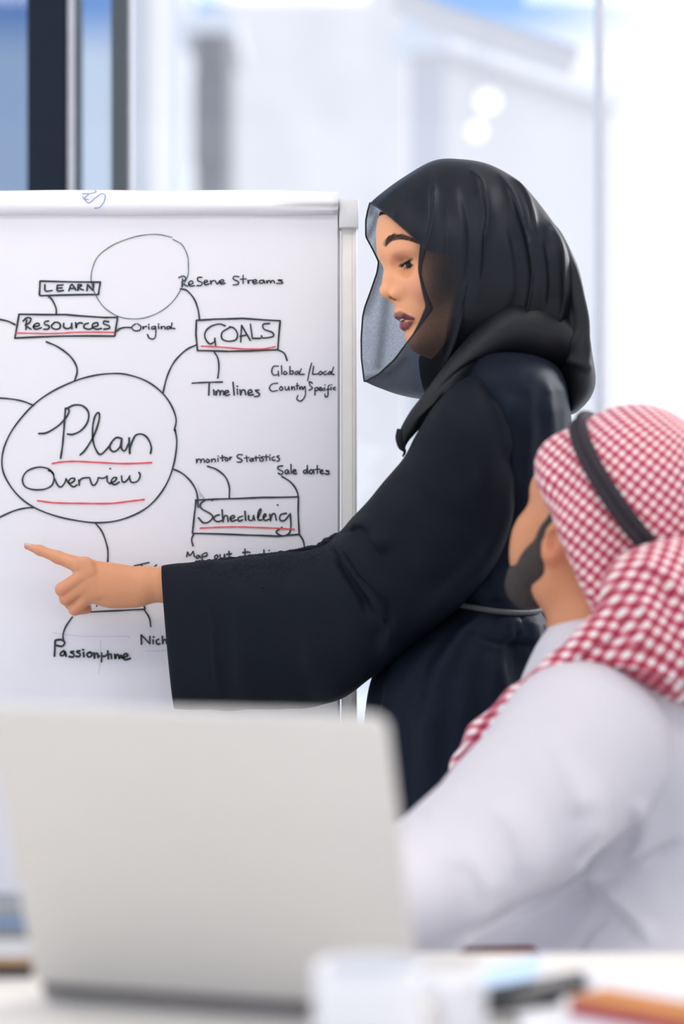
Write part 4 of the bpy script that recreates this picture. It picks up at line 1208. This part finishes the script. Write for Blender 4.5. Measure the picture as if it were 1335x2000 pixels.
def round_loop(P, it):
    for _ in range(it):
        P = 0.5 * P + 0.25 * (np.roll(P, 1, 0) + np.roll(P, -1, 0))
    return P
r0 = round_loop(close_polyline(hp, MH, 14), 1)
def hood(T, Bt, Y, h, bul=0.0, far=None, p=1.0):
    a = np.arange(MH) * 2 * math.pi / MH
    A, B2 = at(T[0], T[1], Y), at(Bt[0], Bt[1], Y)
    c = (A + B2) / 2; d = (B2 - A) / 2
    sa = np.sin(a)
    hh = np.where(sa > 0, h, far if far is not None else h)
    sy = np.sign(sa) * np.abs(sa) ** p
    out = c - np.cos(a)[:, None] * d + (sy * hh)[:, None] * np.array([0, -1, 0])
    out[:, 0] += bul * sa ** 2
    return out
RH = [r0,
      0.62 * r0 + 0.38 * hood((775, 350), (775, 774), 3.15, .112, .02),
      0.25 * r0 + 0.75 * hood((805, 332), (805, 781), 3.15, .114, .02),
      hood((845, 315), (832, 780), 3.15, .112, .02),
      hood((900, 312), (862, 770), 3.15, .110, .02),
      hood((955, 323), (915, 748), 3.15, .108, .02),
      hood((1005, 353), (985, 722), 3.15, .112, .02),
      hood((1045, 398), (1050, 712), 3.15, .108, .025),
      hood((1078, 450), (1088, 704), 3.15, .088, .02),
      hood((1098, 520), (1104, 680), 3.15, .055, .012),
      hood((1106, 570), (1108, 640), 3.15, .015, .004)]
R = cr_resample(np.array(RH), 170)
V, F = loft_vf(R)
FHd = [([(844, 328), (846, 388), (843, 434), (833, 478), (826, 505)], 0.0067, 5.95), ([(915, 328), (937, 356), (946, 388), (951, 422), (944, 466), (940, 528), (930, 590)], 0.0083, 7.65), ([(968, 332), (996, 378), (1015, 428), (1030, 484), (1037, 544), (1027, 600), (1008, 653), (980, 681), (940, 713), (900, 742)], 0.0128, 7.65),
       ([(990, 341), (1021, 378), (1037, 419), (1044, 460)], 0.0067, 5.95), ([(1070, 430), (1090, 481), (1096, 544), (1094, 606), (1074, 644), (1040, 662), (990, 680)], 0.0105, 7.65), ([(912, 540), (905, 580), (893, 638), (874, 691), (852, 734)], 0.0075, 7.65), ([(870, 400), (872, 480), (866, 560), (870, 640), (858, 700)], 0.0060, 10.2)]
V = folds(V, F, FHd, cusp=True)
V = folds(V, F, [([(1060, 440), (1072, 500), (1076, 560), (1068, 620)], -.006, 14), ([(990, 420), (1008, 500), (1010, 570), (985, 640)], -.005, 16), ([(900, 360), (918, 440), (915, 530), (895, 620)], -.005, 18)])
n_front = 34 * MH
cut = 110
PV = project(V)
jj = np.arange(len(V)) % MH; ii = np.arange(len(V)) // MH
nearw = np.sin(jj * 2 * math.pi / MH) > -0.05
lx = np.interp(PV[:, 1], [380, 480, 500, 560, 620, 680, 760, 800], [700, 790, 872, 880, 872, 862, 858, 858])
op = sst(PV[:, 0], lx - 14, lx + 16)                      # doubled, opaque cloth wherever it lies over the head
op = np.where(nearw, np.maximum(op, .58), sst(ii, 68, 92))
for pl, wd in (([(741, 512), (734, 545), (722, 580), (711, 606)], 7), ([(756, 575), (750, 620), (744, 670), (738, 715)], 6), ([(735, 418), (729, 440), (718, 462)], 4), ([(726, 398), (724, 415)], 5), ([(752, 440), (744, 480), (748, 510)], 6), ([(715, 740), (760, 728), (790, 700)], 4)):
    pl = cr_resample(np.array(pl, float), 30)
    d = np.min(np.hypot(PV[:, :1] - pl[None, :, 0], PV[:, 1:] - pl[None, :, 1]), axis=1)
    op = np.maximum(op, np.where(nearw, 0, .5 * np.exp(-(d / (wd * 1.8)) ** 2)))
veil = mesh('veil', V, F, M['chiffon'], hij, label='sheer black veil open around the face', col=np.repeat((1 - op)[:, None], 3, 1))
for k, (i0, i1) in enumerate(((0, MH),)):
    rim = R[0]
    MB().tube(rim, .0012, 6, closed=True).build('hem', M['hem'], veil, True)

# thick folded layers: over the back, round the shoulder and down to the knotted end
rows = [(1052, 428, 1074, 432, 3.15, .03), (1060, 470, 1096, 466, 3.15, .065), (1064, 520, 1116, 515, 3.15, .085), (1070, 590, 1134, 590, 3.15, .098), (1076, 660, 1148, 680, 3.15, .102), (1080, 715, 1159, 742, 3.15, .098), (1090, 760, 1150, 778, 3.15, .09), (1096, 795, 1124, 806, 3.15, .07), (1100, 806, 1110, 809, 3.15, .05)]
V, F = loft_vf(rings(rows, 70, 80, 0.9), caps=True)
V = folds(V, F, [([(1078, 440), (1100, 500), (1118, 580), (1128, 640), (1112, 700)], .008, 8), ([(1095, 480), (1122, 560), (1140, 650), (1146, 720)], .007, 8), ([(1105, 700), (1130, 712), (1156, 728)], .006, 8), ([(1112, 640), (1120, 690), (1100, 730)], .006, 10), ([(1090, 700), (1112, 760), (1112, 800)], .005, 8)])
mesh('back_drape', V, F, M['chiffon_back'], hij)
rows = [(1102, 600, 1116, 762, 3.14, .098), (1072, 585, 1082, 728, 3.124, .078), (1034, 578, 1038, 713, 3.108, .070), (985, 590, 982, 712, 3.090, .060), (935, 635, 932, 738, 3.074, .053), (890, 685, 892, 767, 3.056, .043), (855, 730, 862, 799, 3.044, .032),
        (828, 768, 838, 821, 3.036, .024), (803, 800, 818, 839, 3.032, .016), (786, 828, 806, 852, 3.03, .011), (781, 842, 797, 862, 3.032, .009), (782, 862, 793, 868, 3.032, .006)]
V, F = loft_vf(rings(rows, 120, 96), caps=True)
V = folds(V, F, [([(1060, 696), (1000, 694), (940, 718), (885, 752), (840, 792), (800, 830)], .005, 7), ([(1040, 690), (985, 690), (930, 706), (880, 736), (845, 770)], -.004, 5), ([(870, 760), (840, 800), (812, 836)], -.005, 4)], cusp=True)
mesh('shoulder_wrap', V, F, M['chiffon_back'], hij)
# knotted tail: two thin twisted ends
mb = MB()
for (pts, rad) in (([(782, 838), (780, 855), (783, 872), (790, 882), (786, 892)], [.005, .006, .0045, .002, .0012]), ([(797, 836), (795, 852), (789, 868), (788, 880)], [.004, .0045, .003, .0012]), ([(804, 838), (800, 850), (796, 862)], [.003, .003, .001])):
    P = cr_resample(np.array([at(x_, y_, 3.03) for x_, y_ in pts]), 14)
    mb.tube(P, np.interp(np.linspace(0, 1, 14), np.linspace(0, 1, len(rad)), rad), 8)
mb.build('scarf_tail', M['lace'], hij, True)

# ------------------------------------------------------------------ the seated man
YM = 2.78
man = thing('person', (0.36, 2.75, 0), 'bearded man in white robe and red check headcloth, seated with his back to us', 'person')
mF = np.array([-.72, .58, .38]); mF /= np.linalg.norm(mF)
mS = np.cross([0, 0, 1.0], mF); mS /= np.linalg.norm(mS)
mU = np.cross(mF, mS)
mC = at(1175, 1010, YM)
mB = np.array([mF, mU, mS])
def hm(f, u, s=0.0): return mC + f * mF + u * mU + s * mS

B = Field(axis((-.32, .56, .005)), axis((1.98, 3.06, .005)), axis((0.0, 1.29, .005)))
B.ell(hm(0, .01), (.097, .095, .077), .01, B=mB)
B.ell(hm(.040, -.060), (.048, .060, .058), .02, B=mB)
B.ell(hm(.058, -.046, .040), (.028, .028, .024), .02, B=mB)
B.ell(hm(.062, -.035, -.038), (.030, .022, .026), .02, B=mB)
for s in (-1, 1):
    B.chain([hm(.064, -.118, s * .008), hm(.008, -.088, s * .052), hm(-.005, -.03, s * .064)], (.020, .020, .020), .02)
    B.ell(hm(.002, -.032, s * .083), (.017, .031, .010), .006, B=mB)
    B.ell(hm(.003, -.030, s * .086), (.008, .015, .006), .006, 'sub', B=mB)
    B.cone(hm(.082, .012, s * .008), hm(.066, .012, s * .042), .014, .013, .02)
    B.ell(hm(.048, -.076, s * .038), (.029, .030, .024), .025, B=mB)
B.chain([hm(.086, 0), hm(.096, -.047)], (.008, .010), .008)
B.ell(hm(.088, -.050, 0), (.012, .009, .016), .006, B=mB)
B.cone(hm(.076, -.083, -.016), hm(.076, -.083, .016), .009, .009, .008)
B.cone(hm(-.012, -.075), at(1180, 1300, 2.75), .058, .062, .03)
# trunk, arms, legs
B.ell(at(1230, 1500, 2.78), (.15, .11, .17), .05)
B.ell(at(1240, 1800, 2.78), (.13, .10, .17), .05)
B.chain([at(1140, 1440, 2.66), at(830, 1745, 2.36), at(640, 1775, 2.22)], (.060, .045, .032), .03)
B.cone(at(640, 1775, 2.23), at(588, 1790, 2.20), .030, .024, .02)
for k, (dx_, dz_) in enumerate(((-18, -14), (-6, -2), (8, 8), (20, 18))):
    B.chain([at(585 + dx_, 1794 + dz_ * .3, 2.19), at(540 + dx_, 1800 + dz_ * .3, 2.178), at(510 + dx_, 1810 + dz_ * .3, 2.168)], (.010, .0095, .0085), .004)
B.chain([at(625, 1785, 2.20), at(590, 1800, 2.178)], (.012, .010), .005)
B.chain([at(1340, 1440, 2.90), at(1230, 1800, 2.86), at(1040, 1850, 2.78)], (.055, .042, .030), .03)
B.cone(at(1040, 1850, 2.78), at(985, 1860, 2.76), .030, .022, .02)
for s in (-1, 1):
    h_ = at(1230, 1960, 2.76) + np.array([0, -.085, 0]) * s
    k_ = h_ + np.array([-.40, -.06, -.02])
    k_[2] = 0.49
    a_ = k_ + np.array([.02, -.02, -.44])
    B.chain([h_, k_, a_], (.082, .058, .040), .03)
    B.cone(a_ + np.array([0, 0, -.015]), a_ + np.array([-.14, .0, -.025]), .030, .018, .02)
V, F = B.mesh()
V = smooth_vf(V, F, 2, .5)
L3 = (V - mC) @ mB.T
col = np.tile(np.array([.60, .26, .13]), (len(V), 1))
d = np.linalg.norm((L3 - np.array([-.002, -.045, .078])) / np.array([.02, .02, .02]), axis=1)
col = col * (1 - .5 * (1 - sst(d, .4, 1.2))[:, None]) + np.array([.60, .16, .09]) * (.5 * (1 - sst(d, .4, 1.2)))[:, None]
mbody = mesh('body', V, F, M['skin_m'], man, col=col)
# beard and sideburn
Q = Field(axis((.08, .36, .004)), axis((2.55, 3.0, .004)), axis((0.98, 1.22, .004)))
for s in (-1, 1):
    Q.chain([hm(.020, .016, s * .066), hm(.022, -.030, s * .068), hm(.024, -.072, s * .060), hm(.040, -.106, s * .042), hm(.058, -.114, s * .012)], (.008, .011, .024, .028, .023), .012)
    Q.chain([hm(.060, -.095, s * .046), hm(.084, -.078, s * .018)], (.010, .008), .01)
V, F = Q.mesh()
mesh('beard', V, F, M['beard'], mbody)

# white robe
T = Field(axis((-.20, .60, .005)), axis((2.15, 3.10, .005)), axis((0.03, 1.09, .005)))
T.chain([at(1166, 1278, 2.76), at(1168, 1345, 2.75)], (.056, .056), .02)
T.ell(at(1240, 1480, 2.78), (.165, .135, .17), .06)
T.ell(at(1225, 1800, 2.78), (.165, .135, .20), .06)
T.chain([at(1190, 1345, 2.74), at(1260, 1340, 2.78), at(1400, 1420, 2.90)], (.075, .085, .08), .05)
T.chain([at(1138, 1462, 2.66), at(1012, 1596, 2.54), at(816, 1745, 2.38), at(672, 1778, 2.25)], (.104, .086, .069, .052), .02)
T.chain([at(1380, 1450, 2.90), at(1240, 1800, 2.87), at(1080, 1846, 2.80)], (.080, .065, .052), .02)
a_ = at(1225, 1960, 2.76)
for s in (-1, 1):
    o_ = np.array([0, -.08 * s, 0])
    T.chain([a_ + o_, np.array([a_[0] - .40, a_[1] - .06, .485]) + o_, np.array([a_[0] - .39, a_[1] - .08, .12]) + o_], (.125, .098, .105), .06)
V, F = T.mesh()
V = smooth_vf(V, F, 3, .5)
V = folds(V, F, [([(840, 1868), (960, 1815), (1060, 1760), (1130, 1694), (1180, 1630)], -.010, 14), ([(1130, 1694), (1180, 1750), (1230, 1800), (1275, 1850)], .014, 16), ([(1335, 1640), (1260, 1680), (1180, 1715), (1100, 1760)], -.010, 18),
                 ([(900, 1530), (860, 1570), (825, 1600)], .006, 16), ([(960, 1560), (1010, 1640), (1020, 1720)], .003, 30), ([(870, 1660), (930, 1700), (960, 1760)], .003, 30), ([(1240, 1560), (1250, 1640), (1220, 1690)], .008, 22), ([(1120, 1880), (1150, 1820), (1190, 1790)], -.008, 14), ([(1060, 1420), (1110, 1520), (1130, 1600)], .006, 30)])
thobe = mesh('robe', V, F, M['thobe'], man)

# red and white headcloth
G = Field(axis((.10, .56, .0045)), axis((2.50, 3.06, .0045)), axis((0.78, 1.30, .0045)))
gC = hm(-.030, .038)
G.ell(gC, (.108, .114, .098), .01, B=mB)
G.chain([at(1102, 908, 2.77), at(1088, 950, 2.74)], (.036, .026), .03)
G.chain([hm(.070, .030, .055), hm(.05, -.005, .083), hm(.0, -.045, .090), hm(-.03, -.088, .082)], (.016, .024, .026, .030), .02)
G.chain([hm(-.02, -.01, .07), hm(-.055, -.08, .06), hm(-.06, -.12, .03)], (.040, .045, .045), .03)
pl_n = np.array([-.735, .10, -.345])
pl_n /= np.linalg.norm(pl_n)
x, y, z = G.ax
p0 = at(1090, 1055, 2.70)
dd = ((x[:, None, None] - p0[0]) * pl_n[0] + (y[None, :, None] - p0[1]) * pl_n[1] + (z[None, None, :] - p0[2]) * pl_n[2]).astype(np.float32)
hh_ = np.clip(0.5 + 0.5 * (dd - G.f) / .03, 0, 1)
G.f = G.f + (dd - G.f) * hh_ + .03 * hh_ * (1 - hh_)
H_ = G
G = Field(*H_.ax)
# twisted gather at the nape and the folds lying over the shoulders
G.chain([at(1262, 1148, 2.66), at(1340, 1138, 2.68), at(1420, 1140, 2.74)], (.038, .050, .06), .02)
G.chain([at(1235, 1150, 2.665), at(1222, 1215, 2.665), at(1160, 1262, 2.665), at(1095, 1312, 2.675), at(1015, 1375, 2.70), at(945, 1440, 2.73), at(912, 1500, 2.76), at(905, 1560, 2.80)], (.036, .034, .026, .022, .021, .021, .020, .016), .012)
G.chain([at(1290, 1150, 2.655), at(1300, 1230, 2.66), at(1345, 1275, 2.665), at(1440, 1320, 2.70)], (.052, .058, .052, .05), .03)
G.chain([at(1185, 1240, 2.66), at(1260, 1270, 2.648), at(1345, 1305, 2.652), at(1440, 1345, 2.68)], (.020, .030, .028, .028), .02)
gA, gB = at(1146, 816, 2.80), at(1334, 1118, 2.72)
gM = (gA + gB) / 2
gOff = np.array([-.033, -.090, -.008])
tq = np.arange(160) * 2 * math.pi / 160
loop = gM + np.cos(tq)[:, None] * (gA - gM) + np.sin(tq)[:, None] * gOff + np.clip(-np.sin(tq), 0, 1)[:, None] * np.array([.02, 0, -.035])
A_ = np.array([.62, -.10, .78]); A_ /= np.linalg.norm(A_)
E1 = np.cross(A_, [0, 1, 0]); E1 /= np.linalg.norm(E1); E2 = np.cross(A_, E1)
if E2[1] > 0: E2 = -E2
V, F = H_.mesh()
V = smooth_vf(V, F, 3, .5)
V = folds(V, F, [([(1050, 880), (1062, 960), (1100, 1050), (1150, 1150)], .004, 9), ([(1150, 930), (1180, 1000), (1240, 1080)], -.004, 10), ([(1120, 960), (1150, 1060), (1200, 1130)], .004, 14)])
q = V - gC
ht = q @ A_; a1, a2 = q @ E1, q @ E2
th_ = np.arctan2(np.hypot(a1, a2), ht)
az = np.arctan2(a1, a2)
uv = np.stack([az * 56 / (2 * math.pi), (.112 * np.minimum(th_, math.pi / 2) + np.maximum(-ht, 0)) / .0128], 1)
ghu = mesh('headcloth', V, F, M['check'], man, uv=uv)
GV, GF = V, F
V, F = G.mesh()
V = smooth_vf(V, F, 3, .5)
V = folds(V, F, [([(1190, 1180), (1205, 1240), (1150, 1275), (1080, 1330)], -.006, 9), ([(1250, 1160), (1262, 1220), (1230, 1270)], .007, 12), ([(1280, 1090), (1300, 1180), (1330, 1290)], -.007, 12), ([(1170, 1300), (1240, 1300), (1335, 1330)], .006, 8), ([(1240, 1100), (1290, 1120), (1335, 1180)], .007, 12)])
uv = np.stack([(V[:, 0] * .85 - V[:, 2] * .5) / .0138, (V[:, 0] * .5 + V[:, 2] * .85 + V[:, 1] * .6) / .0138], 1)
mesh('headcloth_tail', V, F, M['check'], ghu, uv=uv)
GB = BVHTree.FromPolygons(GV.tolist(), GF.tolist())
fit = []
for p in loop:
    d = Vector(p - gM).normalized()
    h = GB.ray_cast(Vector(gM) + d * .25, -d)
    fit.append(np.array(h[0]) + np.array(d) * .003 if h[0] is not None else p)
fit = round_loop(np.array(fit), 6)
mb = MB()
for off in (-.0055, .0055):
    mb.tube(fit + A_ * off, .0072, 10, closed=True)
mb.build('head_cord', M['agal'], ghu, True, label='black double cord round the headcloth')

# ------------------------------------------------------------------ his chair
ch = thing('armchair', (0.40, 2.80, 0), 'dark chair with maroon armrests under the man in white', 'chair')
cc = at(1235, 2000, 2.732); cxx, cyy = cc[0], cc[1]
fw = np.array([-.989, -.148]); sd = np.array([.148, -.989])
def cp(f, s, z): return np.array([cxx + fw[0] * f + sd[0] * s, cyy + fw[1] * f + sd[1] * s, z])
def slab(f0, f1, s0, s1, z0, z1):
    V = np.array([cp(f, s, z) for f in (f0, f1) for s in (s0, s1) for z in (z0, z1)])
    return V, [(0, 1, 3, 2), (4, 6, 7, 5), (0, 4, 5, 1), (2, 3, 7, 6), (0, 2, 6, 4), (1, 5, 7, 3)]
def bev(o, wdt=.012):
    m_ = o.modifiers.new('soft_edges', 'BEVEL'); m_.width = wdt; m_.segments = 3; return o
bev(MB().add(*slab(-.22, .26, -.20, .20, .325, .393)).build('seat', M['chair_dark'], ch))
bev(MB().add(*slab(-.30, -.24, -.18, .18, .48, .70)).build('backrest', M['chair_dark'], ch))
for s in (-1, 1):
    for f in (-.2, .24):
        MB().tube([cp(f, s * .17, .335), cp(f * 1.1, s * .19, .0)], .012, 10).build('leg', M['chrome'], ch, True)
    arm = bev(MB().add(*slab(.17, .31, s * .235 - .018, s * .235 + .018, .645, .668)).build('armrest', M['maroon'], ch), .01)
    MB().tube([cp(.235, s * .24, .65), cp(.235, s * .24, .345), cp(.22, s * .16, .335)], .010, 10).build('arm_support', M['maroon'], arm, True)
    MB().tube([cp(-.27, s * .13, .50), cp(-.20, s * .13, .37)], .011, 8).build('back_support', M['chrome'], ch, True)

# ------------------------------------------------------------------ table
TZ = 0.72
tb = thing('table', (0, 1.5, 0), 'white meeting table across the foreground', 'table')
bev(MB().box((-1.1, .75, TZ - .03), (1.1, 2.17, TZ)).build('tabletop', M['table'], tb), .004)
for x_ in (-1.0, 1.0):
    for y_ in (.85, 2.07):
        MB().box((x_ - .03, y_ - .03, 0), (x_ + .03, y_ + .03, TZ - .03)).build('leg', M['light_frame'], tb)

# ------------------------------------------------------------------ laptop seen from behind its lid
HL = np.array([-.260, 1.955, TZ + .0145]); HR = np.array([.066, 1.852, TZ + .0145])
hx = HR - HL; LW = np.linalg.norm(hx); hx /= LW
nrm = np.array([hx[1], -hx[0], 0]); nrm = nrm if nrm[1] < 0 else -nrm        # points to the camera
lt = math.radians(22)
up = np.array([nrm[0] * math.sin(lt), nrm[1] * math.sin(lt), math.cos(lt)])
ot = np.cross(hx, up); ot = ot if ot @ nrm > 0 else -ot
lap = thing('laptop', ((HL + HR) / 2 * np.array([1, 1, 0]) + np.array([0, 0, TZ])), 'silver laptop with its lid raised toward us, in the foreground', 'laptop')
LH = .270
def rrect(w0, w1, h0, h1, rb, rt, n=8):
    P = []
    for (cx, cy, r_, q) in ((w1 - rt, h1 - rt, rt, 0), (w0 + rt, h1 - rt, rt, 1), (w0 + rb, h0 + rb, rb, 2), (w1 - rb, h0 + rb, rb, 3)):
        for k in range(n):
            t = (q + k / (n - 1)) * math.pi / 2
            P.append((cx + r_ * math.cos(t), cy + r_ * math.sin(t)))
    return np.array(P)
def plate(o, ex_, ey_, en_, w0, w1, h0, h1, th, rb, rt):
    """thin rounded plate with softened rims"""
    secs = []
    e_ = min(th * .45, .0025)
    for (ins, dz) in ((e_, 0), (e_ * .3, e_ * .3), (0, e_), (0, th - e_), (e_ * .3, th - e_ * .3), (e_, th)):
        p = rrect(w0 + ins, w1 - ins, h0 + ins, h1 - ins, max(rb - ins, .001), max(rt - ins, .001))
        secs.append(o + p[:, :1] * ex_ + p[:, 1:] * ey_ + dz * en_)
    return loft_vf(np.array(secs), caps=True)
V, F = plate(HL, hx, up, ot, 0, LW, .004, LH, .006, .006, .014)
lid = mesh('lid', V, F, M['silver'], lap)
V, F = plate(HL - ot * .0004, hx, up, -ot, .006, LW - .006, .012, LH - .006, .0006, .004, .008)
mesh('screen', V, F, M['screen'], lid)
bk = -nrm
V, F = plate(HL - np.array([0, 0, .014]), hx, bk, np.array([0, 0, 1.0]), 0, LW, .004, .232, .013, .010, .010)
bs = mesh('base', V, F, M['silver'], lap)
kb = MB()
for r_ in range(5):
    for c_ in range(14):
        o = HL - np.array([0, 0, .001]) + hx * (.028 + c_ * .0206) + bk * (.028 + r_ * .0195)
        kb.add(*plate(o, hx, bk, np.array([0, 0, 1.0]), 0, .0165, 0, .0155, .0016, .002, .002))
kb.build('keyboard', M['key'], bs)
V, F = plate(HL - np.array([0, 0, .001]), hx, bk, np.array([0, 0, 1.0]), LW / 2 - .055, LW / 2 + .055, .140, .215, .0012, .004, .004)
mesh('trackpad', V, F, M['cap'], bs)
MB().tube([HL + hx * .006 + nrm * .001 - np.array([0, 0, .002]), HR - hx * .006 + nrm * .001 - np.array([0, 0, .002])], .0062, 12).build('hinge', M['dark_rubber'], lap, True)

# ------------------------------------------------------------------ things on the table
def lathe(c, prof, n=40):
    R = np.array([[(c[0] + r_ * math.cos(t), c[1] + r_ * math.sin(t), c[2] + z_) for t in np.arange(n) * 2 * math.pi / n] for r_, z_ in prof])
    return loft_vf(R, caps=True)
mug = thing('mug', (.020, 1.66, TZ), 'white mug in front of the lower right corner of the laptop', 'mug')
V, F = lathe((.020, 1.66, TZ), [(.030, 0), (.036, .002), (.0395, .012), (.041, .05), (.0415, .088), (.0405, .090), (.039, .088), (.0385, .05), (.036, .012), (.001, .008)])
mesh('cup', V, F, M['ceramic'], mug)
hp_ = [(.020 + .040 * .94 + d_, 1.66 - .014, TZ + z_) for d_, z_ in ((.000, .072), (.016, .076), (.026, .062), (.027, .042), (.018, .024), (.000, .020))]
MB().tube(cr_resample(np.array(hp_), 24), .0048, 10).build('handle', M['ceramic'], mug, True)

def sheetbox(name, m, cx_, cy_, z0, w_, d_, h_, rot, label, cat, group=None, edge=None):
    c_, s_ = math.cos(rot), math.sin(rot)
    t = thing(name, (cx_, cy_, z0), label, cat, group)
    R_ = np.array([[c_, -s_, 0], [s_, c_, 0], [0, 0, 1]])
    if edge is None:
        MB().box((-w_ / 2, -d_ / 2, 0), (w_ / 2, d_ / 2, h_), R_, (cx_, cy_, z0)).build('sheets', m, t)
    else:
        k = .002
        b = MB().box((-w_ / 2, -d_ / 2, 0), (w_ / 2, d_ / 2, k), R_, (cx_, cy_, z0)).box((-w_ / 2, -d_ / 2, h_ - k), (w_ / 2, d_ / 2, h_), R_, (cx_, cy_, z0))
        b.box((-w_ / 2, -d_ / 2, k), (w_ / 2, -d_ / 2 + k, h_ - k), R_, (cx_, cy_, z0))
        b.build('cover', m, t)
        MB().box((-w_ / 2 + .003, -d_ / 2 + k, k), (w_ / 2 - .003, d_ / 2 - .003, h_ - k), R_, (cx_, cy_, z0)).build('pages', edge, t)
    return t

# right of the laptop
sheetbox('paper_stack', M['white_paper'], .322, 1.915, TZ, .36, .24, .010, .03, 'flat white paper stack under the pens and the orange folder', 'paper stack')
sheetbox('folder', M['crimson'], .298, 1.789, TZ + .010, .255, .055, .008, math.radians(-42), 'crimson folder lying under the orange folder', 'folder')
sheetbox('folder', M['orange'], .295, 1.792, TZ + .018, .25, .050, .006, math.radians(-42), 'orange folder on top of the crimson one, right of the pens', 'folder')
def pen(name, a, b, r_, mb_, mc, label, frac=.8):
    a = np.array(a); b = np.array(b)
    t = thing(name, (a + b) / 2 - np.array([0, 0, r_]), label, 'pen')
    m_ = a + (b - a) * frac
    MB().tube([a, a + (b - a) * .06, m_], [r_ * .35, r_, r_], 12).build('barrel', mb_, t, True)
    MB().tube([m_, b - (b - a) * .01, b], [r_ * 1.12, r_ * 1.12, r_ * .8], 12).build('pen_cap', mc, t, True)
    return t
zp = TZ + .010
pen('marker', (.113, 1.874, zp + .0085), (.2124, 1.956, zp + .0085), .0085, M['black_plastic'], M['white_paper'], 'thick black marker with a white end beside the orange folder', .9)
pen('ballpoint_pen', (.106, 1.845, zp + .0055), (.180, 1.895, zp + .0055), .0055, M['black_plastic'], M['black_plastic'], 'slim black pen beside the pale blue card')
V0 = np.array([(.1000, 1.886, zp + .006), (.1030, 1.945, zp + .016), (.178, 2.025, zp + .016), (.166, 1.968, zp + .006)])[::-1]
bc = thing('notepad', (.14, 1.92, zp), 'pale blue notepad lying behind the black pens', 'notepad')
V = np.concatenate([V0, V0 - np.array([0, 0, .002])])
mesh('cover', V, [(0, 1, 2, 3), (7, 6, 5, 4), (0, 4, 5, 1), (1, 5, 6, 2), (2, 6, 7, 3), (3, 7, 4, 0)], M['blue_paper'], bc, smooth=False)
wed = V0 - np.array([0, 0, .002])
V = np.concatenate([wed, wed * np.array([1, 1, 0]) + np.array([0, 0, zp])])
mesh('pages', V, [(0, 1, 2, 3), (7, 6, 5, 4), (0, 4, 5, 1), (1, 5, 6, 2), (2, 6, 7, 3), (3, 7, 4, 0)], M['white_paper'], bc, smooth=False)
nc = thing('note_cube', (.094, 1.76, TZ), 'block of white note paper between the mug and the pens', 'note block')
MB().box((.072, 1.735, TZ), (.110, 1.785, TZ + .060)).build('sheets', M['white_paper'], nc)

# left of the laptop: a small pile reaching past its lid
xl = -.355
for (h_, m_, lab, cat, nm) in ((.011, M['black_plastic'], 'black notebook at the bottom of the pile left of the laptop', 'notebook', 'notebook'), (.007, M['tan'], 'tan cardboard folder just above the black notebook', 'folder', 'folder'),
                               (.017, M['white_paper'], 'thick white paper stack above the tan folder, left of the laptop', 'paper stack', 'paper_stack'), (.013, M['grey_cloth'], 'grey book under the sky blue booklet, left of the laptop', 'book', 'book'),
                               (.0046, M['blue_cover'], 'sky blue booklet between two grey books', 'booklet', 'booklet'), (.0052, M['grey_cloth'], 'grey book on top of the pile left of the laptop', 'book', 'book')):
    zz = TZ if h_ == .011 else zz
    sheetbox(nm, m_, xl, 2.108, zz, .15, .112, h_, .0, lab, cat, edge=M['white_paper'] if cat in ('notebook', 'book') else None)
    zz += h_
